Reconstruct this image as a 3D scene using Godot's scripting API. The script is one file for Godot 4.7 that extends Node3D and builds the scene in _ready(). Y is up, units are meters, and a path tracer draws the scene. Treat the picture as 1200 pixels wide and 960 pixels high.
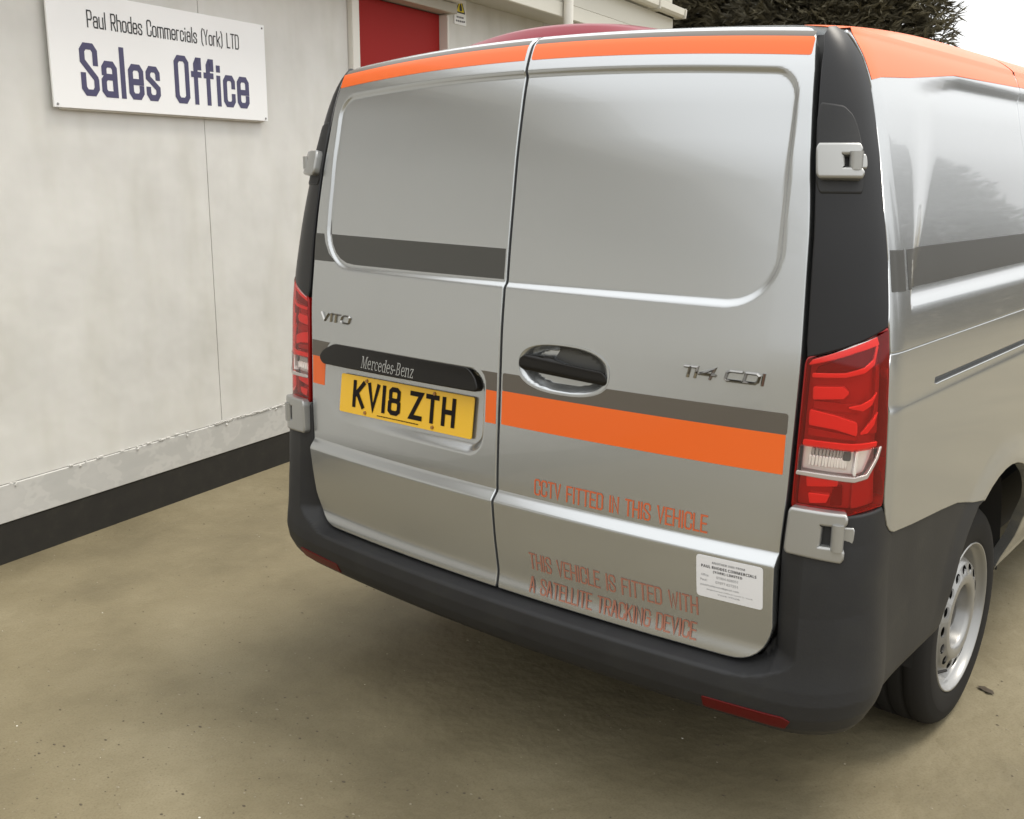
extends Node3D
# ---------------------------------------------------------------- helpers
var lut_w := PackedFloat32Array()
var lut_x := PackedFloat32Array()
var lut_z := PackedFloat32Array()
var M := {}
var rng := RandomNumberGenerator.new()
var ar_map := {}

func table(y: float, ys: Array, vs: Array) -> float:
	if y <= ys[0]: return vs[0]
	for i in range(1, ys.size()):
		if y <= ys[i]:
			return lerpf(vs[i - 1], vs[i], (y - ys[i - 1]) / (ys[i] - ys[i - 1]))
	return vs[ys.size() - 1]

func build_tables() -> void:
	var wy := [.2, .35, .45, .6, .8, 1.0, 1.13, 1.2, 1.3, 1.46, 1.6, 1.75, 1.82, 1.87, 1.905, 1.93, 1.945]
	var wx := [.925, .938, .943, .948, .952, .952, .948, .945, .935, .905, .87, .825, .797, .765, .725, .665, .58]
	var xy := [.3, .6, .78, .9, 1.2, 1.47, 1.67, 1.83, 1.9]
	var xx := [.77, .77, .773, .78, .785, .772, .748, .73, .70]
	var zy := [.3, .54, .66, .78, .89, 1.2, 1.4, 1.6, 1.75, 1.83, 1.87, 1.90, 1.93, 1.945]
	var zz := [-.03, -.02, .0, .012, .009, -.005, -.026, -.053, -.083, -.108, -.13, -.155, -.20, -.25]
	for i in 1001:
		var y := i * .002
		var a := 0.0; var b := 0.0; var c := 0.0
		for k in 9:
			var o := (k - 4) * .009
			a += table(y + o, wy, wx); b += table(y + o, xy, xx); c += table(y + o, zy, zz)
		lut_w.append(a / 9.0); lut_x.append(b / 9.0); lut_z.append(c / 9.0)

func look(l: PackedFloat32Array, y: float) -> float:
	var t := clampf(y, 0.0, 1.998) * 500.0
	var i := int(t)
	return lerpf(l[i], l[i + 1], t - i)

# the body skin: u runs round the back of the van (-1..1 the doors, 1..2 the rear corner, beyond 2 metres along the side)
func body(u: float, y: float, off := 0.0) -> Vector3:
	var g := signf(u)
	var s := absf(u) - 1.0
	var xe := look(lut_x, y)
	var ze := look(lut_z, y)
	if s < 0.0:
		var nn := Vector2(.117 * absf(u), 1.0).normalized() * off
		return Vector3(g * (xe * absf(u) + nn.x), y, ze + .045 * (1.0 - u * u) + nn.y)
	var w := look(lut_w, y)
	if s > 1.0:
		var z := ze - .14 - (s - 1.0)
		var fr := smoothstep(1.05, 3.0, s)
		z = lerpf(z, -.14 - (s - 1.0), fr)
		var tuck := smoothstep(2.0, 2.35, s) * table(y, [.3, .36, .45, .6, .72], [.10, .085, .05, .01, 0.0])
		if z < -4.0: tuck += .22 * pow((-4.0 - z) / 1.0, 2.0)
		return Vector3(g * (w - tuck + off), y, z)
	var a := w - xe
	var p1 := Vector2(xe + .72 * a, ze - .0842 * a)
	var p2 := Vector2(w, ze - .14 + .1008)
	var p0 := Vector2(xe, ze)
	var p3 := Vector2(w, ze - .14)
	var t := s
	var q := 1.0 - t
	var p := p0 * q * q * q + p1 * 3.0 * q * q * t + p2 * 3.0 * q * t * t + p3 * t * t * t
	var d := (p1 - p0) * 3.0 * q * q + (p2 - p1) * 6.0 * q * t + (p3 - p2) * 3.0 * t * t
	d = d.normalized()
	return Vector3(g * (p.x - d.y * off), y, p.y + d.x * off)

func soft_ramp(x: float, a: float, b: float, r: float) -> float:
	# a straight ramp from 0 at a to 1 at b with its two ends rounded over r
	return (soft_plus(x - a, r) - soft_plus(x - b, r)) / (b - a)

func soft_plus(x: float, r: float) -> float:
	if x <= -r: return 0.0
	if x >= r: return x
	return (x + r) * (x + r) / (4.0 * r)

func sd_box(x: float, y: float, hx: float, hy: float, r: float) -> float:
	var qx := absf(x) - hx + r
	var qy := absf(y) - hy + r
	return minf(maxf(qx, qy), 0.0) + Vector2(maxf(qx, 0.0), maxf(qy, 0.0)).length() - r

# rear doors: x across, v up
func door(p: Vector2) -> Vector3:
	var x := p.x
	var v := p.y
	var crown := .032 * smoothstep(1.3, 1.82, v)
	var y := v + crown * (1.0 - x * x / .5625)
	var z := look(lut_z, v) + .045 * (1.0 - x * x / .5929)
	if v > 1.843:
		var t := minf((v - 1.843) / .029, 1.0)
		z -= .034 * (1.0 - sqrt(maxf(1.0 - t * t, 0.0)))
	if v > 1.2:
		var xs := x / (1.0 - .024 * clampf((v - 1.3) / .487, 0.0, 1.0))
		var d := -sd_box(xs, v - 1.5435, .724, .2435, .125 if v < 1.55 else .06)
		z -= .0095 * soft_ramp(d, .001, .0125, .0035)
	elif v < .83:
		z += .022 * (1.0 - soft_ramp(v, .757, .781, .003))
		z += .010 * (1.0 - smoothstep(.515, .565, v))
	if x < 0.0 and v > .84 and v < 1.11:
		var d2 := -sd_box(x + .377, v - .9725, .337, .1165, .10 if x < -.377 and v < .9725 else .06)
		var fl := .020 - .128 * (v - .949)
		z = lerpf(z, minf(fl, z - .003), smoothstep(0.0, .030, d2))
	if x > .03 and x < .37 and v > 1.04 and v < 1.2:
		var e := Vector2((x - .199) / .131, (v - 1.119) / .057)
		var l := pow(pow(absf(e.x), 2.5) + pow(absf(e.y), 2.5), .4)
		if l < 1.0:
			var hi := .026 * smoothstep(1.0, .72, l)
			z -= hi
	return Vector3(x, y, z)

func off_door(o: float) -> Callable:
	return func(p: Vector2) -> Vector3:
		var a := door(p)
		var n := (door(p + Vector2(.002, 0)) - a).cross(door(p + Vector2(0, .002)) - a).normalized()
		return a + n * o

func skin(o: float) -> Callable:
	return func(p: Vector2) -> Vector3: return body(p.x, p.y, o)

func side_skin(o: float) -> Callable:
	return func(p: Vector2) -> Vector3:
		var s := absf(p.x) - 1.0
		var y := p.y
		var h := o
		if y > 1.25 and s > .9:
			var left := s - lerpf(1.03, 1.20, (y - 1.3) / .5)
			var top := 1.787 + .026 * smoothstep(1.2, 1.58, s) - y
			var bot := y - 1.303
			var wl := lerpf(.014, .20, clampf((y - 1.325) / .42, 0.0, 1.0))
			h -= .016 * soft_ramp(left, 0.0, wl, wl * .3) * soft_ramp(top, 0.0, .030, .006) * soft_ramp(bot, 0.0, .030, .007)
		elif y < 1.2:
			h += .005 * (1.0 - smoothstep(1.106, 1.116, y))
			var r := Vector2(s - 1.86, y - .325).length()
			h += .012 * (1.0 - smoothstep(.475, .56, r)) * smoothstep(.5, .7, y)
			h -= .004 * smoothstep(.3, .5, s) * (1.0 - smoothstep(.5, 1.0, s))
		return body(p.x, y, h)

func bumper_skin(o: float) -> Callable:
	var ys := [.28, .33, .352, .37, .39, .42, .455, .485, .55, .65, .8, .9]
	var bs := [-.12, -.05, .0, .036, .056, .070, .074, .070, .056, .034, .012, .004]
	return func(p: Vector2) -> Vector3:
		var s := absf(p.x) - 1.0
		var y := p.y
		var yb := y - .034 * smoothstep(.0, .8, s)
		var dx := s * (.24 if s > 0.0 else .77) + .012
		var dy := (.5155 - y) * 1.9
		var d := sd_box(maxf(dx, -.5) + .5, maxf(dy, -.5) + .5, .5, .5, .09)
		var f := lerpf(1.0, .10, smoothstep(.30, 1.15, s))
		var b := table(yb, ys, bs)
		if b > 0.0: b *= f
		var h := b * soft_ramp(d, .002, .046, .002) - .010 * (1.0 - smoothstep(0.0, .02, d)) * (1.0 - smoothstep(.1, .3, s))
		h -= .055 * (1.0 - smoothstep(.375, .48, y)) * smoothstep(.45, 1.1, s)
		if s > .8:
			var r := Vector2(s - 1.86, y - .325).length()
			h += .012 * (1.0 - smoothstep(.475, .56, r)) * smoothstep(.45, .6, y)
		return body(p.x, y, h + o)

func roof_point(p: Vector2) -> Vector3:
	# x across, y metres forward of the rear edge of the roof
	var k := clampf(absf(p.x) / .765, 0.0, 1.0)
	var full := 1.868 + .087 * (1.0 - pow(k, 8.0))
	var rear := minf(1.873 + .032 * (1.0 - p.x * p.x / .5625), full)
	var zr := -.128 - .045 * p.x * p.x / .5929 - .13 * pow(clampf((k - .88) / .12, 0.0, 1.0), 2.2)
	var z := zr - p.y
	var q := clampf(p.y / .9, 0.0, 1.0)
	var y := lerpf(rear, full, 1.0 - (1.0 - q) * (1.0 - q))
	y -= .06 * pow(clampf((-2.2 - z) / 1.2, 0.0, 1.0), 2.0)
	return Vector3(p.x, y, z)

func poly(pts: Array) -> PackedVector2Array:
	var o := PackedVector2Array()
	for i in range(0, pts.size(), 2): o.append(Vector2(pts[i], pts[i + 1]))
	return o

func rounded(pts: PackedVector2Array, r: float, seg := 5) -> PackedVector2Array:
	var o := PackedVector2Array()
	var n := pts.size()
	for i in n:
		var p := pts[i]
		var a := pts[(i + n - 1) % n] - p
		var b := pts[(i + 1) % n] - p
		var rr := minf(r, minf(a.length(), b.length()) * .48)
		var pa := p + a.normalized() * rr
		var pb := p + b.normalized() * rr
		for k in seg + 1:
			var t := float(k) / seg
			o.append(pa.lerp(p, t).lerp(p.lerp(pb, t), t))
	return o

func rect(x0: float, y0: float, x1: float, y1: float, r := 0.0) -> PackedVector2Array:
	var p := poly([x0, y0, x1, y0, x1, y1, x0, y1])
	return rounded(p, r) if r > 0.0 else p

func oval(cx: float, cy: float, rx: float, ry: float, e := 2.0, n := 40) -> PackedVector2Array:
	var o := PackedVector2Array()
	for i in n:
		var a := TAU * i / n
		o.append(Vector2(cx + rx * signf(cos(a)) * pow(absf(cos(a)), 2.0 / e), cy + ry * signf(sin(a)) * pow(absf(sin(a)), 2.0 / e)))
	return o

func flip(p: PackedVector2Array) -> PackedVector2Array:
	var o := PackedVector2Array()
	for q in p: o.append(Vector2(-q.x, q.y))
	return o

func area2(p: PackedVector2Array) -> float:
	var a := 0.0
	for i in p.size(): a += p[i].cross(p[(i + 1) % p.size()])
	return a

class Buf:
	var v := PackedVector3Array()
	var n := PackedVector3Array()
	var t := PackedVector2Array()
	var i := PackedInt32Array()
	var keys := {}
	func mesh() -> ArrayMesh:
		var a := []
		a.resize(Mesh.ARRAY_MAX)
		a[Mesh.ARRAY_VERTEX] = v; a[Mesh.ARRAY_NORMAL] = n; a[Mesh.ARRAY_TEX_UV] = t; a[Mesh.ARRAY_INDEX] = i
		var m := ArrayMesh.new()
		m.add_surface_from_arrays(Mesh.PRIMITIVE_TRIANGLES, a)
		return m
	func add(p: Vector3, nn: Vector3, uv := Vector2.ZERO) -> int:
		v.append(p); n.append(nn); t.append(uv)
		return v.size() - 1
	func tri(a: int, b: int, c: int) -> void:
		var g := (v[b] - v[a]).cross(v[c] - v[a])
		if g.length_squared() < 1e-18: return
		if g.dot(n[a] + n[b] + n[c]) > 0.0: i.append_array([a, c, b])
		else: i.append_array([a, b, c])
	func quad(a: int, b: int, c: int, d: int) -> void:
		tri(a, b, c); tri(a, c, d)
	func flat(p: Array) -> void:
		var g: Vector3 = (p[1] - p[0]).cross(p[2] - p[0]).normalized()
		var k := []
		for q in p: k.append(add(q, g))
		for j in range(1, p.size() - 1): tri(k[0], k[j], k[j + 1])

func vert(b: Buf, f: Callable, p: Vector2, e: float) -> int:
	var key := Vector2i((p * 20000.0).round())
	if b.keys.has(key): return b.keys[key]
	var a: Vector3 = f.call(p)
	var du: Vector3 = f.call(p + Vector2(e, 0)) - f.call(p - Vector2(e, 0))
	var dv: Vector3 = f.call(p + Vector2(0, e)) - f.call(p - Vector2(0, e))
	var k := b.add(a, du.cross(dv).normalized(), p)
	b.keys[key] = k
	return k

# a curved sheet cut to an outline, its rim rolled over and turned in
func sheet(outline: PackedVector2Array, step: Vector2, f: Callable, roll := .003, depth := .012, e := .0012, into: Buf = null) -> ArrayMesh:
	var b := into if into else Buf.new()
	b.keys.clear()
	var o := outline.duplicate()
	if area2(o) < 0.0: o.reverse()
	var fine := PackedVector2Array()
	for i in o.size():
		var a := o[i]
		var c := o[(i + 1) % o.size()]
		var n := maxi(1, ceili(maxf(absf(c.x - a.x) / step.x, absf(c.y - a.y) / step.y) * .8))
		for k in n: fine.append(a.lerp(c, float(k) / n))
	o = fine
	var lo := o[0]
	var hi := o[0]
	for q in o:
		lo = lo.min(q); hi = hi.max(q)
	var x0 := floori(lo.x / step.x)
	var x1 := ceili(hi.x / step.x)
	var y0 := floori(lo.y / step.y)
	var y1 := ceili(hi.y / step.y)
	var marked := {}
	for i in o.size():
		var a := o[i]
		var c := o[(i + 1) % o.size()]
		for k in 9:
			var q := a.lerp(c, k / 8.0)
			marked[Vector2i(floori(q.x / step.x), floori(q.y / step.y))] = true
	var w := x1 - x0 + 1
	var inside := PackedByteArray()
	inside.resize(w * (y1 - y0 + 1))
	for j in range(y0, y1 + 1):
		for i in range(x0, x1 + 1):
			inside[(j - y0) * w + i - x0] = 1 if Geometry2D.is_point_in_polygon(Vector2(i * step.x, j * step.y), o) else 0
	for j in range(y0, y1):
		for i in range(x0, x1):
			var at := (j - y0) * w + i - x0
			var s := inside[at] + inside[at + 1] + inside[at + w] + inside[at + w + 1]
			var cell := [Vector2(i * step.x, j * step.y), Vector2((i + 1) * step.x, j * step.y), Vector2((i + 1) * step.x, (j + 1) * step.y), Vector2(i * step.x, (j + 1) * step.y)]
			if s == 4 and not marked.has(Vector2i(i, j)):
				b.quad(vert(b, f, cell[0], e), vert(b, f, cell[1], e), vert(b, f, cell[2], e), vert(b, f, cell[3], e))
			elif s > 0 or marked.has(Vector2i(i, j)):
				for part in Geometry2D.intersect_polygons(PackedVector2Array(cell), o):
					if Geometry2D.is_polygon_clockwise(part) and part.size() > 2 and area2(part) < 0.0:
						part.reverse()
					var ids := Geometry2D.triangulate_polygon(part)
					for k in range(0, ids.size(), 3):
						b.tri(vert(b, f, part[ids[k]], e), vert(b, f, part[ids[k + 1]], e), vert(b, f, part[ids[k + 2]], e))
	if roll > 0.0 or depth > 0.0:
		var rings := []
		var n := o.size()
		for i in n:
			var d0 := (o[i] - o[(i + n - 1) % n]).normalized()
			var d1 := (o[(i + 1) % n] - o[i]).normalized()
			var out2 := Vector2((d0 + d1).y, -(d0 + d1).x).normalized()
			var p: Vector3 = f.call(o[i])
			var du: Vector3 = f.call(o[i] + Vector2(e, 0)) - f.call(o[i] - Vector2(e, 0))
			var dv: Vector3 = f.call(o[i] + Vector2(0, e)) - f.call(o[i] - Vector2(0, e))
			var nn := du.cross(dv).normalized()
			var tt: Vector3 = (du * out2.x + dv * out2.y)
			tt = (tt - nn * tt.dot(nn)).normalized()
			var ring := []
			for k in 4:
				var a := k * PI / 6.0
				ring.append(b.add(p + tt * roll * sin(a) - nn * roll * (1.0 - cos(a)), nn * cos(a) + tt * sin(a)))
			ring.append(b.add(p + tt * roll - nn * (roll + depth), tt))
			rings.append(ring)
		for i in n:
			var r0: Array = rings[i]
			var r1: Array = rings[(i + 1) % n]
			for k in 4: b.quad(r0[k], r1[k], r1[k + 1], r0[k + 1])
	return b.mesh() if into == null else null

func rim_only(outline: PackedVector2Array, f: Callable) -> ArrayMesh:
	# just the rolled rim of a sheet
	var o := outline.duplicate()
	if area2(o) < 0.0: o.reverse()
	var b := Buf.new()
	var n := o.size()
	var rings := []
	for i in n:
		var d0 := (o[i] - o[(i + n - 1) % n]).normalized()
		var d1 := (o[(i + 1) % n] - o[i]).normalized()
		var out2 := Vector2((d0 + d1).y, -(d0 + d1).x).normalized()
		var e := .002
		var p: Vector3 = f.call(o[i])
		var du: Vector3 = f.call(o[i] + Vector2(e, 0)) - f.call(o[i] - Vector2(e, 0))
		var dv: Vector3 = f.call(o[i] + Vector2(0, e)) - f.call(o[i] - Vector2(0, e))
		var nn := du.cross(dv).normalized()
		var tt: Vector3 = (du * out2.x + dv * out2.y)
		tt = (tt - nn * tt.dot(nn)).normalized()
		var ring := []
		for k in 4:
			var a := k * PI / 6.0
			ring.append(b.add(p + tt * .005 * sin(a) - nn * .005 * (1.0 - cos(a)), nn * cos(a) + tt * sin(a)))
		ring.append(b.add(p + tt * .005 - nn * .035, tt))
		rings.append(ring)
	for i in n:
		for k in 4: b.quad(rings[i][k], rings[(i + 1) % n][k], rings[(i + 1) % n][k + 1], rings[i][k + 1])
	return b.mesh()

# ---- plain solids, bevelled
func bevel_box(b: Buf, c: Vector3, h: Vector3, r: float) -> void:
	r = minf(r, minf(h.x, minf(h.y, h.z)) * .9)
	for ax in 3:
		for sg in [-1.0, 1.0]:
			var u := (ax + 1) % 3
			var w := (ax + 2) % 3
			var q := []
			for k in [[-1, -1], [1, -1], [1, 1], [-1, 1]]:
				var p := Vector3.ZERO
				p[ax] = sg * h[ax]; p[u] = k[0] * (h[u] - r); p[w] = k[1] * (h[w] - r)
				q.append(p)
			var n := Vector3.ZERO
			n[ax] = sg
			var ids := []
			for p in q: ids.append(b.add(c + p, n))
			b.quad(ids[0], ids[1], ids[2], ids[3])
			for sw in [-1.0, 1.0]:
				var n2 := Vector3.ZERO
				n2[ax] = sg; n2[u] = sw
				n2 = n2.normalized()
				var e := []
				for k in [[0, -1], [0, 1], [1, 1], [1, -1]]:
					var p := Vector3.ZERO
					p[ax] = sg * (h[ax] if k[0] == 0 else h[ax] - r)
					p[u] = sw * (h[u] - r if k[0] == 0 else h[u])
					p[w] = k[1] * (h[w] - r)
					e.append(b.add(c + p, n2))
				b.quad(e[0], e[1], e[2], e[3])
	for sx in [-1.0, 1.0]:
		for sy in [-1.0, 1.0]:
			for sz in [-1.0, 1.0]:
				var s := Vector3(sx, sy, sz)
				var n := s.normalized()
				var i0 := b.add(c + s * (h - Vector3(0, r, r)), n)
				var i1 := b.add(c + s * (h - Vector3(r, 0, r)), n)
				var i2 := b.add(c + s * (h - Vector3(r, r, 0)), n)
				b.tri(i0, i1, i2)

func box(c: Vector3, size: Vector3, r := .003) -> ArrayMesh:
	var b := Buf.new()
	bevel_box(b, c, size * .5, r)
	return b.mesh()

func tube(b: Buf, a: Vector3, c: Vector3, r0: float, r1: float, n := 16, cap := true) -> void:
	var d := (c - a).normalized()
	var x := d.cross(Vector3.UP if absf(d.y) < .9 else Vector3.RIGHT).normalized()
	var y := d.cross(x)
	var ring := []
	for i in n + 1:
		var t := TAU * i / n
		var k := x * cos(t) + y * sin(t)
		ring.append([b.add(a + k * r0, k), b.add(c + k * r1, k)])
	for i in n: b.quad(ring[i][0], ring[i + 1][0], ring[i + 1][1], ring[i][1])
	if cap:
		for e in [[a, r0, -d], [c, r1, d]]:
			var m := b.add(e[0], e[2])
			var l := []
			for i in n + 1:
				var t := TAU * i / n
				l.append(b.add(e[0] + (x * cos(t) + y * sin(t)) * e[1], e[2]))
			for i in n: b.tri(m, l[i], l[i + 1])

# a turned shape round the x axis: profile of [x, radius]
func lathe_x(b: Buf, c: Vector3, prof: Array, n := 64) -> void:
	var rows := []
	for k in prof.size():
		var p: Vector2 = prof[k]
		var q0: Vector2 = prof[maxi(k - 1, 0)]
		var q1: Vector2 = prof[mini(k + 1, prof.size() - 1)]
		var d := (q1 - q0).normalized()
		var nx := -d.y
		var nr := d.x
		var row := []
		for i in n + 1:
			var t := TAU * i / n
			row.append(b.add(c + Vector3(p.x, p.y * cos(t), p.y * sin(t)), Vector3(nx, nr * cos(t), nr * sin(t))))
		rows.append(row)
	for k in prof.size() - 1:
		for i in n: b.quad(rows[k][i], rows[k][i + 1], rows[k + 1][i + 1], rows[k + 1][i])

# ---- lettering from strokes
var G := {}
func glyph(c: String, w: float, lines: String) -> void:
	var ls := []
	for l in lines.split(";"):
		var pts := PackedVector2Array()
		for q in l.strip_edges().split(" "):
			var xy := q.split(",")
			pts.append(Vector2(float(xy[0]), float(xy[1])))
		ls.append(pts)
	G[c] = [w, ls]

func glyphs() -> void:
	glyph(" ", .55, "0,-9 0,-9")
	glyph("A", 1, "0,0 .42,1 .58,1 1,0;.14,.3 .86,.3")
	glyph("C", 1, "1,.68 1,.9 .78,1 .22,1 0,.9 0,.1 .22,0 .78,0 1,.1 1,.3")
	glyph("D", 1, "0,0 0,1 .75,1 1,.88 1,.12 .75,0 0,0")
	glyph("E", .9, "1,1 0,1 0,0 1,0;0,.52 .85,.52")
	glyph("F", .9, "1,1 0,1 0,0;0,.52 .85,.52")
	glyph("G", 1, "1,.7 1,.9 .78,1 .22,1 0,.9 0,.1 .22,0 .78,0 1,.1 1,.48 .55,.48")
	glyph("H", 1, "0,0 0,1;1,0 1,1;0,.5 1,.5")
	glyph("I", .12, ".5,0 .5,1")
	glyph("K", 1, "0,0 0,1;1,1 .04,.42;.3,.58 1,0")
	glyph("L", .8, "0,1 0,0 1,0")
	glyph("N", 1, "0,0 0,1 1,0 1,1")
	glyph("O", 1, "0,.1 0,.9 .22,1 .78,1 1,.9 1,.1 .78,0 .22,0 0,.1")
	glyph("P", 1, "0,0 0,1 .78,1 1,.9 1,.55 .78,.45;.78,.45 0,.45")
	glyph("R", 1, "0,0 0,1 .78,1 1,.9 1,.57 .78,.47;.78,.47 0,.47;.45,.47 1,0")
	glyph("S", 1, "1,.66 1,.9 .78,1 .22,1 0,.9 0,.68 .96,.32 1,.28 1,.1 .78,0 .22,0 0,.1 0,.36")
	glyph("T", .95, "0,1 1,1;.5,1 .5,0")
	glyph("V", 1, "0,1 .5,0 1,1")
	glyph("W", 1.4, "0,1 .25,0 .5,.85 .75,0 1,1")
	glyph("Y", 1, "0,1 .5,.45 1,1;.5,.45 .5,0")
	glyph("Z", 1, "0,1 1,1 0,0 1,0")
	glyph("1", .2, ".5,0 .5,1")
	glyph("4", 1, ".8,0 .8,1 0,.3;0,.3 1.05,.3")
	glyph("8", 1, ".2,.53 .05,.62 .05,.91 .26,1 .74,1 .95,.91 .95,.62 .8,.53 .2,.53;.2,.53 0,.43 0,.1 .24,0 .76,0 1,.1 1,.43 .8,.53")
	glyph("(", .4, "1,1.05 .3,.85 .3,.1 1,-.1")
	glyph(")", .4, "0,1.05 .7,.85 .7,.1 0,-.1")
	glyph("a", .9, ".05,.48 .05,.58 .24,.66 .78,.66 1,.57 1,0;1,.38 .22,.38 0,.3 0,.08 .22,0 1,0")
	glyph("c", .85, "1,.46 1,.57 .78,.66 .22,.66 0,.57 0,.09 .22,0 .78,0 1,.09 1,.2")
	glyph("d", .9, "1,1 1,0 .22,0 0,.09 0,.57 .22,.66;.22,.66 1,.66")
	glyph("e", .9, "1,.33 1,.57 .78,.66 .22,.66 0,.57 0,.09 .22,0 .78,0 1,.09 1,.18;0,.33 1,.33")
	glyph("f", .62, "1,.84 1,1 .66,1 .4,.9 .4,0;0,.66 .95,.66")
	glyph("h", .9, "0,0 0,1;0,.66 .78,.66 1,.57 1,0")
	glyph("i", .12, ".5,0 .5,.62;.5,.84 .5,.87")
	glyph("k", .85, "0,0 0,1;1,.66 .1,.3;.35,.42 1,0")
	glyph("l", .12, ".5,0 .5,1")
	glyph("m", 1.5, "0,0 0,.66 .87,.66 1,.57 1,0;.5,.66 .5,0")
	glyph("o", .9, "0,.09 0,.57 .22,.66 .78,.66 1,.57 1,.09 .78,0 .22,0 0,.09")
	glyph("r", .6, "0,0 0,.66 .9,.66")
	glyph("s", .85, "1,.48 1,.57 .78,.66 .22,.66 0,.57 0,.46 1,.22 1,.09 .78,0 .22,0 0,.09 0,.18")
	glyph("u", .9, "0,.66 0,.09 .22,0 1,0;1,.66 1,0")
	# wide forms of the raised badges
	glyph("v", 1.0, "0,1 .4,0 1,1")
	glyph("!", .24, ".3,0 .7,1")
	glyph("#", .45, ".45,0 .8,1 0,1")
	glyph("t", .8, "0,1 1.05,1;.5,1 .35,0")
	glyph("q", 1.25, ".12,.12 .06,.32 .2,.85 .36,1 .95,1 1.04,.84 .9,.15 .75,0 .26,0 .12,.12")
	glyph("%", 1.2, ".7,0 .98,1 .0,.38;.0,.38 1.0,.32")
	glyph("<", 1.2, "1.05,1 .3,1 .1,.82 .0,.2 .12,0 .95,0")
	glyph(">", 1.3, ".05,0 .2,1 .85,1 1.0,.8 .9,.2 .75,0 .05,0")

func ribbon(b: Buf, pts: PackedVector2Array, half: float, f: Callable, off: float, deep: float) -> void:
	var p := PackedVector2Array()
	for q in pts:
		if p.is_empty() or p[p.size() - 1].distance_to(q) > 1e-6: p.append(q)
	if p.size() < 2: return
	var closed := p[0].distance_to(p[p.size() - 1]) < 1e-6
	var n := p.size()
	var L := []
	var R := []
	for i in n:
		var a := p[i] - p[i - 1] if i > 0 else (p[n - 1] - p[n - 2] if closed else p[1] - p[0])
		var c := p[i + 1] - p[i] if i < n - 1 else (p[1] - p[0] if closed else p[n - 1] - p[n - 2])
		a = a.normalized(); c = c.normalized()
		var t := (a + c).normalized()
		if t == Vector2.ZERO: t = a
		var m := Vector2(-t.y, t.x)
		var k := half / maxf(.45, m.dot(Vector2(-a.y, a.x)))
		var q := p[i]
		if not closed and i == 0: q -= c * half
		if not closed and i == n - 1: q += a * half
		L.append(q + m * k); R.append(q - m * k)
	for i in n - 1:
		if deep > .003:
			ridge(b, [L[i], p[i] - (c0(p, i) * half if i == 0 and not closed else Vector2.ZERO), R[i]], [L[i + 1], p[i + 1] + (c0(p, i) * half if i == n - 2 and not closed else Vector2.ZERO), R[i + 1]], f, off, deep)
			continue
		var cuts := maxi(1, ceili(p[i].distance_to(p[i + 1]) / .06))
		for k in cuts:
			var t0 := float(k) / cuts
			var t1 := float(k + 1) / cuts
			var c := [L[i].lerp(L[i + 1], t0), L[i].lerp(L[i + 1], t1), R[i].lerp(R[i + 1], t1), R[i].lerp(R[i + 1], t0)]
			var top := []
			var low := []
			var nn := Vector3.ZERO
			for q in c:
				var a: Vector3 = f.call(q)
				var nrm: Vector3 = (f.call(q + Vector2(.002, 0)) - a).cross(f.call(q + Vector2(0, .002)) - a).normalized()
				nn = nrm
				top.append(b.add(a + nrm * (off + deep), nrm)); low.append(a + nrm * (off - .0004))
			b.quad(top[0], top[1], top[2], top[3])
			if deep > .0005:
				for e in [[0, 1], [2, 3], [1, 2], [3, 0]]:
					if (e[0] == 1 and (closed or i < n - 2 or k < cuts - 1)) or (e[0] == 3 and (closed or i > 0 or k > 0)): continue
					var v0 := b.v[top[e[0]]]
					var v1 := b.v[top[e[1]]]
					var sn: Vector3 = (v1 - v0).cross(nn).normalized()
					var mid: Vector2 = (c[0] + c[1] + c[2] + c[3]) * .25
					var mv: Vector3 = f.call(mid)
					if sn.dot((v0 + v1) * .5 - mv) < 0.0: sn = -sn
					var ids := [b.add(v0, sn), b.add(v1, sn), b.add(low[e[1]], sn), b.add(low[e[0]], sn)]
					b.quad(ids[0], ids[1], ids[2], ids[3])

func c0(p: PackedVector2Array, i: int) -> Vector2:
	return (p[i + 1] - p[i]).normalized()

# a raised stroke with a ridge along its middle, as on moulded badges
func ridge(b: Buf, s: Array, e: Array, f: Callable, off: float, deep: float) -> void:
	var a: Vector3 = f.call(s[1])
	var nn: Vector3 = (f.call(s[1] + Vector2(.002, 0)) - a).cross(f.call(s[1] + Vector2(0, .002)) - a).normalized()
	var up := func(q: Vector2, h: float) -> Vector3: return f.call(q) + nn * h
	var lo := off - .0004
	var mid := off + deep * .35
	var top := off + deep
	var rows := [[s[0], e[0], lo], [s[0], e[0], mid], [s[1], e[1], top], [s[2], e[2], mid], [s[2], e[2], lo]]
	for k in 4:
		var q0: Vector3 = up.call(rows[k][0], rows[k][2])
		var q1: Vector3 = up.call(rows[k][1], rows[k][2])
		var q2: Vector3 = up.call(rows[k + 1][1], rows[k + 1][2])
		var q3: Vector3 = up.call(rows[k + 1][0], rows[k + 1][2])
		var g := (q1 - q0).cross(q3 - q0).normalized()
		if g.dot(nn) < -.01 or (absf(g.dot(nn)) <= .01 and g.dot(q0 - up.call((s[1] + e[1]) * .5, lo)) < 0.0): g = -g
		var ids := [b.add(q0, g), b.add(q1, g), b.add(q2, g), b.add(q3, g)]
		b.quad(ids[0], ids[1], ids[2], ids[3])
	for r in [s, e]:
		var o := -1.0 if r == s else 1.0
		var g: Vector3 = (up.call(e[1], 0.0) - up.call(s[1], 0.0)).normalized() * o
		var ids := []
		for q in [[r[0], lo], [r[0], mid], [r[1], top], [r[2], mid], [r[2], lo]]: ids.append(b.add(up.call(q[0], q[1]), g))
		for k in range(1, 4): b.tri(ids[0], ids[k], ids[k + 1])

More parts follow.
